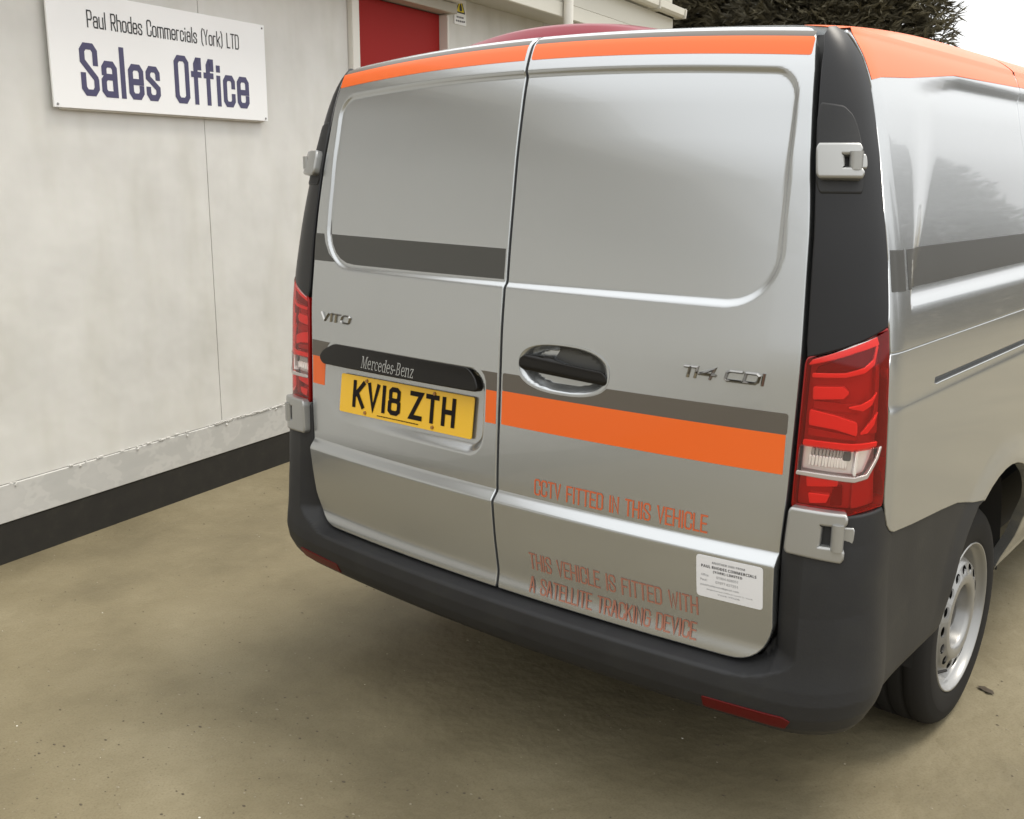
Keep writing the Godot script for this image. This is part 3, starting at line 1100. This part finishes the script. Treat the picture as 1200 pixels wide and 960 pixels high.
	var bar_o := rounded(poly([-.700, 1.027, -.055, 1.034, -.068, 1.062, -.100, 1.084, -.660, 1.083, -.703, 1.062, -.716, 1.042]), .016)
	var bar := part("plate_bar", sheet(bar_o, Vector2(.03, .012), bar_f, .004, .02), M.garnish, v)
	var serif := SystemFont.new()
	serif.font_names = PackedStringArray(["Droid Serif"])
	part("lettering", print_text("Mercedes-Benz", serif, -.512, -.290, 1.035, .034, bar_f, .0012), M.silver_trim, bar)
	# number plate
	var np := Transform3D(Basis(Vector3.RIGHT, -.128), Vector3(-.358, .949, .030))
	var pf := func(p: Vector2) -> Vector3: return np * Vector3(p.x, p.y, 0.0)
	var pl := part("number_plate", sheet(rect(-.2595, -.055, .2595, .055, .006), Vector2(.1, .1), pf, .001, .002), M.yellow, v)
	var xs := -.2055
	for c in "KV18 ZTH":
		if c == " ":
			xs += .024; continue
		var w := .014 if c == "1" else .050
		for m in letters(c, xs, xs + w, -.036, .079, .0135, pf, 0.0, .0012, .0002):
			part("character", m, M.print, pl)
		xs += w + .011
	for c in [[-.150, .046], [.118, .046], [-.150, -.046], [.118, -.046]]:
		var b := Buf.new()
		tube(b, np * Vector3(c[0], c[1], 0.0), np * Vector3(c[0], c[1], .004), .0055, .0045, 10)
		part("bolt", b.mesh(), M.bolt, pl)
	var pb := Buf.new()
	var px := -.098
	while px < .062:
		var l := rng.randf_range(.002, .008)
		ribbon(pb, PackedVector2Array([Vector2(px, -.0465), Vector2(px + l, -.0465)]), .0013, pf, .0012, .0002)
		px += l + .0042
	part("small_print", pb.mesh(), M.print, pl)
	# handle: cup insert and grip
	var cup_f := func(p: Vector2) -> Vector3: return door(p) + Vector3(0, 0, .0008)
	var hd := part("door_handle", sheet(rounded(poly([.160, 1.138, .205, 1.128, .322, 1.108, .318, 1.135, .290, 1.158, .245, 1.171, .185, 1.1735]), .01), Vector2(.012, .008), cup_f, .0006, .001), M.handle_grey, v)
	var grip_f := func(p: Vector2) -> Vector3:
		var z := look(lut_z, p.y) + .045 * (1.0 - p.x * p.x / .5929)
		var c := 1.121 - .06 * (p.x - .075)
		var k := (p.y - c) / .024
		return Vector3(p.x, p.y, z - .006 + .010 * sqrt(maxf(0.0, 1.0 - k * k)))
	part("grip", sheet(rounded(poly([.072, 1.113, .085, 1.106, .324, 1.096, .327, 1.110, .312, 1.124, .20, 1.131, .155, 1.142, .090, 1.141, .073, 1.132]), .008), Vector2(.02, .004), grip_f, .003, .012), M.garnish, hd)
	var lip_b := Buf.new()
	ribbon(lip_b, closed_line(oval(.199, 1.119, .1325, .0585, 2.5, 56)), .0022, door, .0, .0014)
	part("lip", lip_b.mesh(), M.silver, hd)
	# dark space behind the doors
	part("door_seal", sheet(rect(-1.12, .47, 1.12, 1.862), Vector2(.06, .04), skin(-.05), 0.0, 0.0), M.black, v)
	# corners, sides
	for g in [1.0, -1.0]:
		corner(v, g)
		side(v, g)
		for z in [-1.0, -4.2]: wheel(v, g, z)
		for h in [true, false]: hinge(v, g, h)
	# bumper
	var bo := PackedVector2Array()
	var r_half := [0.0, .5115, .86, .5115, .905, .5135, .945, .523, .974, .545, .992, .58, 1.002, .62, 1.010, .70, 1.010, .878, 1.44, .882, 1.80, .896, 1.836, .882, 1.875, .856, 1.93, .842, 2.01, .829, 2.126, .816, 2.33, .798, 2.45, .785, 2.572, .757, 2.640, .748]
	var rp := poly(r_half)
	for k in 9:
		var t := lerpf(asin((.748 - .325) / .489), asin(.115 / .489), k / 8.0)
		rp.append(Vector2(2.86 - .489 * cos(t), .325 + .489 * sin(t)))
	rp.append_array(poly([2.30, .436, 2.1, .430, 1.8, .412, 1.5, .392, 1.2, .368, .9, .354, .4, .347, 0.0, .346]))
	for i in range(rp.size() - 2, 0, -1): bo.append(Vector2(-rp[i].x, rp[i].y))
	var all := rp.duplicate()
	all.append_array(bo)
	var bp := part("rear_bumper", sheet(all, Vector2(.016, .005), bumper_skin(0.0), .008, .03, .002), M.plastic, v)
	for g in [1.0, -1.0]:
		var ro := rounded(poly([.805, .384, 1.10, .390, 1.135, .414, 1.09, .422, .805, .417]), .006)
		part("reflector", sheet(ro if g > 0 else flip(ro), Vector2(.04, .008), bumper_skin(.003), .002, .006, .003), M.reflector, bp)
	# roof and the high brake light
	var rf := part("roof", sheet(rect(-.761, .0, .761, 3.15), Vector2(.03, .04), roof_point, .0, .03, .002), M.silver, v)
	for g in [1.0, -1.0]:
		var shoulder := func(p: Vector2) -> Vector3:
			var side_p: Vector3 = side_skin(.001).call(Vector2(p.x, minf(p.y, 1.868)))
			if p.y <= 1.868: return side_p
			var w: float = p.y - 1.868
			var ax := absf(side_p.x) - w * .72
			var at := roof_point(Vector2(ax, 0.0))
			var q := roof_point(Vector2(ax, maxf(0.0, at.z - side_p.z)))
			return Vector3(signf(p.x) * (ax + .0004), maxf(q.y, 1.868) + .0022, side_p.z)
		for ro in [poly([1.806, 1.767, 2.0, 1.776, 2.18, 1.7875, 2.52, 1.8165, 3.16, 1.826, 3.19, 1.870, 3.20, 2.06, 1.95, 2.06, 1.78, 1.93, 1.70, 1.885, 1.66, 1.868, 1.70, 1.840, 1.747, 1.818]), poly([3.212, 1.870, 3.168, 1.827, 4.50, 1.835, 4.50, 2.06, 3.222, 2.06])]:
			part("orange_band", sheet(mir(ro, g), Vector2(.03, .008), shoulder, .0003, .0006, .005), M.orange, rf)
	var lb := Buf.new()
	var rows := []
	for i in 49:
		var t := i / 24.0 - 1.0
		var x := -.035 + .295 * t
		var hh := .031 * pow(1.0 - t * t, .8) + .0004
		var row := []
		for k in 13:
			var q := k / 12.0
			var base := roof_point(Vector2(x, .020 + .02 * t * t + .30 * q * (1.0 - .4 * t * t)))
			var hy := sqrt(minf(1.0, q * 7.0)) * (1.0 - smoothstep(.3, 1.0, q))
			row.append(base + Vector3(0, -.002 + hh * hy, 0))
		rows.append(row)
	var ids := []
	for i in 49:
		var row := []
		for k in 13:
			var du: Vector3 = rows[mini(i + 1, 48)][k] - rows[maxi(i - 1, 0)][k]
			var dv: Vector3 = rows[i][mini(k + 1, 12)] - rows[i][maxi(k - 1, 0)]
			row.append(lb.add(rows[i][k], du.cross(dv).normalized()))
		ids.append(row)
	for i in 48:
		for k in 12: lb.quad(ids[i][k], ids[i + 1][k], ids[i + 1][k + 1], ids[i][k + 1])
	part("brake_light", lb.mesh(), M.brake, v)
	front(v)
	# underside
	part("underbody", box(Vector3(0, .36, -2.75), Vector3(1.40, .26, 4.3), .03), M.liner, v)
	sticker_print(dr)

func closed_line(p: PackedVector2Array) -> PackedVector2Array:
	var o := p.duplicate()
	o.append(p[0])
	return o

func append(b: Buf, m: ArrayMesh) -> void:
	var a := m.surface_get_arrays(0)
	var k := b.v.size()
	b.v.append_array(a[Mesh.ARRAY_VERTEX]); b.n.append_array(a[Mesh.ARRAY_NORMAL]); b.t.append_array(a[Mesh.ARRAY_TEX_UV])
	for i in a[Mesh.ARRAY_INDEX]: b.i.append(i + k)

func sticker_print(dr: Node) -> void:
	var bold := SystemFont.new()
	bold.font_names = PackedStringArray(["Droid Sans"])
	bold.font_weight = 700
	var thin := SystemFont.new()
	thin.font_names = PackedStringArray(["Droid Sans"])
	for t in [["ANOTHER VAN FROM", .627, .704, .7335, .0052, bold, M.grey_print], ["PAUL RHODES COMMERCIALS", .602, .730, .7215, .0068, bold, M.print], ["(YORK) LIMITED", .630, .698, .7105, .0070, bold, M.print], ["Office:", .602, .620, .7005, .0056, thin, M.grey_print], ["01904 608051", .638, .688, .6995, .0060, thin, M.grey_print], ["Paul:", .600, .616, .6885, .0056, thin, M.grey_print], ["07977 827251", .636, .688, .6875, .0060, thin, M.grey_print], ["paulrhodesvans@gmail.com", .600, .690, .6755, .0056, thin, M.grey_print], ["Registered Office: Unit 3, York", .615, .722, .6665, .0040, thin, M.grey_print], ["York YO26", .640, .692, .6590, .0040, thin, M.grey_print]]:
		part("sticker_text", print_text(t[0], t[5], t[1], t[2], t[3], t[4], door, .0013), t[6], dr)

func mir(p: PackedVector2Array, g: float) -> PackedVector2Array:
	return p if g > 0.0 else flip(p)

func corner(v: Node3D, g: float) -> void:
	# dark pillar trim from the lamp to the roof
	var p := PackedVector2Array()
	var yy := 1.2135
	p.append(Vector2(1.028, 1.2135))
	for q in [[1.722, 1.280], [1.749, 1.40], [1.742, 1.492], [1.770, 1.60], [1.780, 1.68], [1.775, 1.755], [1.715, 1.813], [1.57, 1.858], [1.40, 1.874], [1.22, 1.872], [1.11, 1.855], [1.06, 1.80], [1.045, 1.70], [1.030, 1.50]]:
		p.append(Vector2(q[0] - .012 if q[0] > 1.5 else q[0], q[1]))
	var pt := part("pillar_trim", sheet(mir(p, g), Vector2(.05, .02), skin(.001), .004, .025, .003), M.trim, v)
	var hp := rounded(poly([1.045, 1.545, 1.47, 1.545, 1.50, 1.57, 1.50, 1.655, 1.44, 1.690, 1.33, 1.708, 1.05, 1.716]), .03)
	part("hinge_pad", sheet(mir(hp, g), Vector2(.04, .02), skin(.004), .006, .008, .003), M.plastic, pt)
	# tail lamp
	var o := rounded(poly([1.030, .889, 1.43, .891, 1.790, .909, 1.765, 1.016, 1.733, 1.181, 1.711, 1.273, 1.028, 1.207]), .012, 3)
	var clear_o := rounded(poly([1.036, .968, 1.45, .964, 1.565, .973, 1.660, 1.012, 1.688, 1.034, 1.40, 1.0235, 1.036, 1.0265]), .006, 3)
	var l: MeshInstance3D = null
	if true:
		var top := o.duplicate()
		var cut := Geometry2D.clip_polygons(top, rect(.9, .9995, 1.9, 1.4))
		var cut2 := Geometry2D.clip_polygons(top, rect(.9, .8, 1.9, .9995))
		var b := Buf.new()
		for half in [cut, cut2]:
			for h in half:
				for pc in Geometry2D.clip_polygons(h, clear_o):
					if absf(area2(pc)) > 1e-6: sheet(mir(pc, g), Vector2(.03, .012), skin(.003), 0.0, 0.0, .003, b)
		l = part("tail_light", b.mesh(), M.lens_glass, v)
	part("lens_edge", rim_only(mir(o, g), skin(.003)), M.lens, l)
	part("clear_lens", sheet(mir(clear_o, g), Vector2(.03, .012), skin(.0045), .0015, .006, .003), M.clear_glass, l)
	var add := func(called: String, pts: Array, m: Material, off: float, r := .006, deep := .014) -> void:
		part(called, sheet(mir(rounded(poly(pts), r, 3), g), Vector2(.03, .012), skin(off), .002, deep, .003), m, l)
	add.call("turn_lamp", [1.075, 1.178, 1.30, 1.187, 1.50, 1.198, 1.590, 1.215, 1.600, 1.240, 1.40, 1.228, 1.09, 1.190], M.lamp_dark, -.014)
	add.call("light_guide", [1.040, 1.196, 1.39, 1.228, 1.62, 1.244, 1.595, 1.257, 1.36, 1.240, 1.058, 1.2045], M.lamp_white, -.003, .003, .004)
	add.call("light_guide", [1.067, 1.171, 1.30, 1.176, 1.477, 1.187, 1.575, 1.203, 1.612, 1.238, 1.600, 1.243, 1.565, 1.212, 1.47, 1.195, 1.30, 1.182, 1.067, 1.177], M.lamp_white, -.003, .002, .004)
	add.call("brake_lamp", [1.078, 1.124, 1.30, 1.131, 1.34, 1.142, 1.29, 1.153, 1.074, 1.148], M.lamp_white, -.010)
	add.call("brake_lamp", [1.080, 1.104, 1.46, 1.100, 1.46, 1.116, 1.080, 1.118], M.lamp_mid, -.018)
	add.call("light_guide", [1.352, 1.113, 1.487, 1.109, 1.58, 1.122, 1.628, 1.145, 1.575, 1.131, 1.46, 1.119], M.lamp_white, -.004, .002, .004)
	add.call("brake_lamp", [1.068, 1.070, 1.25, 1.066, 1.444, 1.055, 1.44, 1.080, 1.25, 1.092, 1.066, 1.100], M.lamp_white, -.010)
	add.call("light_guide", [1.48, 1.060, 1.55, 1.063, 1.62, 1.080, 1.655, 1.104, 1.60, 1.089, 1.53, 1.073], M.lamp_white, -.004, .002, .004)
	add.call("light_guide", [1.050, 1.0285, 1.40, 1.0265, 1.66, 1.036, 1.665, 1.043, 1.40, 1.037, 1.052, 1.0375], M.lamp_white, -.002, .002, .004)
	add.call("brake_lamp", [1.06, 1.046, 1.45, 1.043, 1.45, 1.050, 1.06, 1.060], M.lamp_mid, -.018)
	add.call("side_reflector", [1.56, 1.06, 1.71, 1.06, 1.69, 1.20, 1.655, 1.20, 1.66, 1.11, 1.56, 1.05], M.lamp_mid, -.016)
	add.call("side_reflector", [1.46, .90, 1.75, .912, 1.70, 1.0, 1.58, .968, 1.46, .957], M.lamp_mid, -.016)
	add.call("fog_lamp", [1.093, .939, 1.308, .947, 1.304, .959, 1.087, .959], M.lamp_white, -.010, .004)
	add.call("fog_lamp", [1.121, .904, 1.236, .909, 1.253, .924, 1.109, .923], M.lamp_white, -.010, .004)
	add.call("fog_lamp", [1.27, .905, 1.36, .907, 1.35, .945, 1.28, .94], M.lamp_dark, -.012, .004)
	add.call("reversing_lamp", [1.045, .975, 1.44, .972, 1.44, 1.020, 1.045, 1.021], M.lamp_white, -.022)
	add.call("reversing_lamp", [1.46, .973, 1.56, .980, 1.66, 1.024, 1.64, 1.030, 1.46, 1.022], M.lamp_white, -.016)
	add.call("reversing_block", [1.445, .972, 1.462, .973, 1.472, 1.022, 1.452, 1.022], M.lamp_white, -.003, .002)
	add.call("reflector_block", [1.34, 1.003, 1.40, 1.003, 1.40, 1.021, 1.345, 1.021], M.lamp_dark, -.010, .003)
	add.call("lens_rim", [1.034, .966, 1.45, .962, 1.57, .971, 1.665, 1.012, 1.693, 1.034, 1.680, 1.034, 1.648, 1.012, 1.56, .977, 1.45, .969, 1.036, .9715], M.lens_white, .0062, .002, .004)
	for k in 13:
		var x := 1.085 + k * .023
		add.call("lens_rib", [x, .984, x + .010, .984, x + .013, 1.004, x + .003, 1.004], M.lamp_white, -.014 + .002 * (k % 2), .002)
	for k in 9:
		var x := 1.10 + k * .026
		add.call("lens_rib", [x, 1.006, x + .010, 1.006, x + .012, 1.019, x + .002, 1.019], M.lamp_mid, -.014, .001)
	part("reflector_bowl", sheet(mir(rounded(poly([1.034, .895, 1.43, .897, 1.775, .914, 1.755, 1.016, 1.722, 1.181, 1.702, 1.266, 1.034, 1.202]), .012, 3), g), Vector2(.04, .02), skin(-.026), 0.0, 0.0, .003), M.lamp_mid, l)
	part("lamp_housing", sheet(mir(rect(1.01, .87, 1.9, 1.30), g), Vector2(.05, .03), skin(-.034), 0.0, 0.0, .003), M.black, l)

func side(v: Node3D, g: float) -> void:
	var st := Vector2(.014, .010)
	# upper panel from the pillar to the sliding door
	var up := poly([1.762, 1.2265, 1.742, 1.285, 1.768, 1.40, 1.760, 1.492, 1.788, 1.60, 1.800, 1.68, 1.796, 1.755, 1.742, 1.815, 1.66, 1.852, 1.60, 1.8675, 1.66, 1.8685])
	var slide := 3.118
	var a := up.duplicate()
	a.append_array(poly([slide + .07, 1.8685, slide, 1.70, slide - .01, 1.2265]))
	var pu := part("side_panel", sheet(mir(a, g), st, side_skin(0.0), .004, .018, .003), M.silver, v)
	var c := poly([slide + .076, 1.8685, slide + .006, 1.70, slide - .004, 1.2265, 4.55, 1.2265, 4.55, 1.8685])
	c.reverse()
	part("sliding_door", sheet(mir(c, g), Vector2(.05, .016), side_skin(0.0), .003, .018, .003), M.silver, v)
	# lower panel with the wheel arch and the rail slot
	var lo := poly([1.772, 1.2195, 1.760, 1.19, 1.792, 1.016, 1.818, .915, 1.846, .888, 1.889, .862, 1.94, .848, 2.01, .8365, 2.126, .8235, 2.33, .8055, 2.45, .7925, 2.572, .7645, 2.648, .754])
	var t0 := acos(-(2.86 - 2.648) / .477)
	for k in 17:
		var t := lerpf(t0, -.02, k / 16.0)
		lo.append(Vector2(2.86 + .475 * cos(t), .325 + .475 * sin(t)))
	lo.append_array(poly([3.36, .33, 4.55, .33, 4.55, 1.121, 2.215, 1.121, 2.197, 1.126, 2.200, 1.1405, 4.55, 1.1405, 4.55, 1.2195]))
	var pl := part("side_panel", sheet(mir(lo, g), Vector2(.03, .014), side_skin(0.0), .0035, .03, .003), M.silver, v)
	part("rail", sheet(mir(rect(2.18, 1.11, 4.5, 1.15), g), Vector2(.1, .02), skin(-.016), 0.0, 0.0), M.rail, pl)
	var back := rect(1.62, .90, 4.5, 1.80)
	part("inner_panel", sheet(mir(back, g), Vector2(.06, .05), skin(-.035), 0.0, 0.0), M.black, v)
	# front door and wing
	var fw := poly([4.556, .33, 4.585, .325])
	for k in 15:
		var t := PI * (1.0 - k / 14.0)
		fw.append(Vector2(6.06 + .475 * cos(t), .335 + .475 * sin(t)))
	fw.append_array(poly([6.78, .34, 6.86, .55, 6.84, .80, 6.62, 1.02, 6.0, 1.14, 5.62, 1.20, 5.0, 1.75, 4.75, 1.88, 4.556, 1.90]))
	var fd := part("front_door", sheet(mir(fw, g), Vector2(.06, .04), skin(0.0), .004, .02, .004), M.silver, v)
	part("window", sheet(mir(rounded(poly([4.66, 1.18, 5.48, 1.18, 5.02, 1.66, 4.80, 1.74, 4.66, 1.76]), .04), g), Vector2(.06, .04), skin(.002), .002, .01, .004), M.glass, fd)
	# vinyl
	var vin := side_skin(.0008)
	var fine := Vector2(.03, .014)
	part("grey_band", sheet(mir(poly([1.782, 1.346, 2.006, 1.3445, 2.008, 1.4265, 1.786, 1.4285]), g), fine, vin, .0003, .0003), M.grey_vinyl, pu)
	part("grey_band", sheet(mir(poly([2.024, 1.3445, 3.11, 1.3445, 3.11, 1.4195, 2.022, 1.4265]), g), fine, vin, .0003, .0003), M.grey_vinyl, pu)

func hinge(v: Node3D, g: float, upper: bool) -> void:
	var y0 := 1.577 if upper else .802
	var y1 := 1.634 if upper else .892
	var s0 := 1.075 if upper else 1.042
	var s1 := 1.442 if upper else 1.398
	var n0 := 1.265 if upper else 1.222
	var h := y1 - y0
	var dz := -.006 if not upper else 0.0
	var o := rounded(poly([s0, y0, s1, y0 + dz, s1, y0 + h * .17, n0, y0 + h * .17, n0, y0 + h * .80, s1, y0 + h * .80, s1, y1 + dz * .2, s0, y1]), .006, 3)
	var p := part("hinge", sheet(mir(o, g), Vector2(.03, .008), skin(.026), .007, .03, .002), M.silver_trim, v)
	var b := Buf.new()
	var k := s1 - .042
	var c := body(g * k, (y0 + y1) * .5, .020)
	tube(b, Vector3(c.x, y0 + h * .17, c.z), Vector3(c.x, y0 + h * .80, c.z), .0135, .0135, 20)
	part("knuckle", b.mesh(), M.silver_trim, p)
	var tab := rounded(poly([s1 - .05, y0 + h * .28, s1 + .085, y0 + h * .28, s1 + .085, y0 + h * .66, s1 - .05, y0 + h * .66]), .004, 3)
	part("tab", sheet(mir(tab, g), Vector2(.03, .01), skin(.010), .004, .012, .002), M.silver_trim, p)
	part("recess", sheet(mir(rect(n0 - .01, y0 + h * .1, s1, y0 + h * .86), g), Vector2(.03, .02), skin(.006), 0.0, 0.0, .002), M.black, p)

func wheel(v: Node3D, g: float, z: float) -> void:
	var c := Vector3(g * .885, .325, z)
	var o := func(x: float, r: float) -> Vector2: return Vector2(g * x, r)
	var w := Node3D.new()
	var b := Buf.new()
	lathe_x(b, c, [o.call(-.02, .214), o.call(-.003, .218), o.call(.002, .224), o.call(.0025, .231), o.call(.0045, .234), o.call(.007, .258), o.call(.0065, .276), o.call(.0050, .279), o.call(.000, .300), o.call(-.008, .312), o.call(-.020, .3215), o.call(-.035, .325), o.call(-.050, .3255), o.call(-.052, .317), o.call(-.060, .317), o.call(-.062, .326), o.call(-.095, .326), o.call(-.097, .317), o.call(-.107, .317), o.call(-.109, .326), o.call(-.140, .326), o.call(-.142, .317), o.call(-.150, .317), o.call(-.152, .3255), o.call(-.165, .325), o.call(-.185, .318), o.call(-.20, .29), o.call(-.195, .22), o.call(-.18, .2)], 96)
	var t := part("wheel", b.mesh(), M.tyre, v)
	w.free()
	var rb := Buf.new()
	lathe_x(rb, c, [o.call(-.004, .2225), o.call(.0035, .2205), o.call(.003, .2165), o.call(-.006, .2125), o.call(-.014, .2105), o.call(-.020, .2045), o.call(-.026, .2000), o.call(-.045, .1960), o.call(-.060, .1850), o.call(-.075, .1800), o.call(-.18, .178)], 96)
	part("rim", rb.mesh(), M.rim, t)
	# pressed disc with sixteen slots
	var db := Buf.new()
	lathe_x(db, c, [o.call(-.002, .124), o.call(-.0005, .119), o.call(.0, .112), o.call(-.001, .102), o.call(-.005, .095), o.call(-.014, .090), o.call(-.040, .086), o.call(-.058, .080), o.call(-.062, .030)], 64)
	lathe_x(db, c, [o.call(-.060, .184), o.call(-.045, .1815), o.call(-.024, .170), o.call(-.010, .158)], 96)
	var disc := func(a: float, r: float) -> Vector3:
		var x := -.002 - .008 * clampf((r - .124) / .034, 0.0, 1.0)
		return c + Vector3(g * x, r * cos(a), r * sin(a))
	for k in 16:
		var a0 := TAU * k / 16.0
		var da := TAU / 32.0
		var inn := []
		var outr := []
		for i in 25:
			var q := TAU * i / 24.0
			var e := Vector2(cos(q), sin(q))
			inn.append(Vector2(a0 + e.x * da * .60, .1415 + e.y * .0145))
			var sq := e / maxf(absf(e.x), absf(e.y))
			outr.append(Vector2(a0 + sq.x * da, .141 + sq.y * .017))
		var vi := []
		for i in 25:
			var nn := Vector3(g * .8, .6 * cos(inn[i].x), .6 * sin(inn[i].x))
			var pi: Vector3 = disc.call(inn[i].x, inn[i].y)
			vi.append([db.add(pi, nn), db.add(disc.call(outr[i].x, outr[i].y), nn), db.add(pi - Vector3(g * .006, 0, 0), nn), db.add(pi, nn)])
		for i in 24:
			db.quad(vi[i][0], vi[i + 1][0], vi[i + 1][1], vi[i][1])
			db.quad(vi[i][3], vi[i + 1][3], vi[i + 1][2], vi[i][2])
	part("disc", db.mesh(), M.rim, t)
	var hb := Buf.new()
	lathe_x(hb, c, [o.call(-.060, .050), o.call(-.030, .045), o.call(-.026, .020), o.call(-.024, .001)], 40)
	part("hub", hb.mesh(), M.hub, t)
	for k in 5:
		var a := TAU * k / 5.0 + .3
		var bb := Buf.new()
		var q := c + Vector3(-g * .061, .070 * cos(a), .070 * sin(a))
		tube(bb, q, q + Vector3(g * .018, 0, 0), .010, .009, 6)
		part("wheel_bolt", bb.mesh(), M.hub, t)
	var kb := Buf.new()
	lathe_x(kb, c, [o.call(-.095, .176), o.call(-.095, .06)], 48)
	part("brake_drum", kb.mesh(), M.liner, t)
	var va := 2.35
	var vb := Buf.new()
	var vp := c + Vector3(-g * .022, .190 * cos(va), .190 * sin(va))
	tube(vb, vp, vp + Vector3(g * .03, -.02 * cos(va), -.02 * sin(va)), .005, .004, 8)
	part("valve", vb.mesh(), M.hub, t)
	# liner of the arch
	var ab := Buf.new()
	var prev := []
	for i in 25:
		var a := lerpf(.06, PI + .02, i / 24.0)
		var d := Vector3(0, sin(a), cos(a))
		var p := Vector3(0, .325, z) + d * .482
		var row := [ab.add(p + Vector3(g * .50, 0, 0), -d), ab.add(p + Vector3(g * (.905 - .055 * maxf(0.0, -d.z)), 0, 0), -d)]
		if i > 0: ab.quad(prev[0], row[0], row[1], prev[1])
		prev = row
	var mid := ab.add(Vector3(g * .50, .325, z), Vector3(g, 0, 0))
	var last := -1
	for i in 25:
		var a := lerpf(.06, PI + .02, i / 24.0)
		var k := ab.add(Vector3(g * .50, .325 + .482 * sin(a), z + .482 * cos(a)), Vector3(g, 0, 0))
		if last >= 0: ab.tri(mid, last, k)
		last = k
	part("arch_liner", ab.mesh(), M.liner, v)

func front(v: Node3D) -> void:
	var prof := [[-3.30, 1.93, .70], [-3.75, 1.80, .72], [-4.35, 1.36, .76], [-4.55, 1.16, .80], [-4.95, 1.06, .80], [-5.28, .92, .74], [-5.36, .80, .72], [-5.40, .55, .72], [-5.36, .30, .72]]
	var mats := [M.silver, M.glass, M.glass, M.silver, M.silver, M.silver, M.plastic, M.plastic]
	var names := ["windscreen_header", "windscreen", "windscreen", "bonnet", "bonnet", "grille_panel", "front_bumper", "front_bumper"]
	for i in prof.size() - 1:
		var b := Buf.new()
		var p: Array = prof[i]
		var q: Array = prof[i + 1]
		var n := Vector3(0, p[0] - q[0], -(p[1] - q[1])).normalized()
		var prev := []
		for k in 13:
			var t := k / 6.0 - 1.0
			var r := [b.add(Vector3(t * p[2], p[1] - .03 * t * t, p[0] + .12 * t * t), n), b.add(Vector3(t * q[2], q[1] - .03 * t * t, q[0] + .12 * t * t), n)]
			if k > 0: b.quad(prev[0], r[0], r[1], prev[1])
			prev = r
		part(names[i], b.mesh(), mats[i], v)

# ---- small things on the ground
func debris() -> void:
	var b := Buf.new()
	for i in 6:
		var a := TAU * i / 6.0
		bevel_pt(b, a)
	var mm := MultiMesh.new()
	mm.transform_format = MultiMesh.TRANSFORM_3D
	mm.use_colors = true
	mm.mesh = b.mesh()
	mm.instance_count = 5000
	for i in 5000:
		var p := Vector3(rng.randf_range(-2.6, 2.2), .0005, rng.randf_range(-3.0, 1.6))
		if rng.randf() < .3: p = Vector3(rng.randf_range(-1.2, 1.6), .0005, rng.randf_range(.2, 1.2))
		var s := .0010 + .0030 * pow(rng.randf(), 4.0)
		mm.set_instance_transform(i, Transform3D(Basis(Vector3.UP, rng.randf() * TAU).scaled(Vector3(s * rng.randf_range(1, 1.8), s * .7, s)), p))
		var k := rng.randf()
		mm.set_instance_color(i, Color(.07, .055, .035) if k < .5 else (Color(.22, .19, .13) if k < .985 else Color(.60, .58, .50)))
	var o := MultiMeshInstance3D.new()
	o.name = "grit"
	o.multimesh = mm
	o.material_override = M.stone
	o.set_meta("kind", "stuff")
	tag(o, "fine grit and tiny pale stones scattered on the brown concrete", "grit")
	add_child(o)
	var lf := Buf.new()
	var pts := [Vector2(-.030, .004), Vector2(-.014, .014), Vector2(.004, .013), Vector2(.018, .017), Vector2(.034, .004), Vector2(.020, -.006), Vector2(.006, -.010), Vector2(-.012, -.008)]
	var c := lf.add(Vector3(0, .010, 0), Vector3.UP)
	var k := []
	for i in pts.size(): k.append(lf.add(Vector3(pts[i].x, .003 + .004 * (i % 2), pts[i].y), Vector3.UP))
	for i in pts.size(): lf.tri(c, k[i], k[(i + 1) % pts.size()])
	var leaf := part("dead_leaf", lf.mesh(), M.dead_leaf, self)
	tag(leaf, "curled brown dead leaf on the concrete right of the rear wheel", "leaf")
	leaf.position = Vector3(.915, .001, -1.247)
	leaf.rotation.y = -.4

func bevel_pt(b: Buf, a: float) -> void:
	var t := Vector3(0, .9, 0)
	var p := Vector3(cos(a), 0, sin(a))
	var q := Vector3(cos(a + TAU / 6.0), 0, sin(a + TAU / 6.0))
	b.flat([t, q, p])
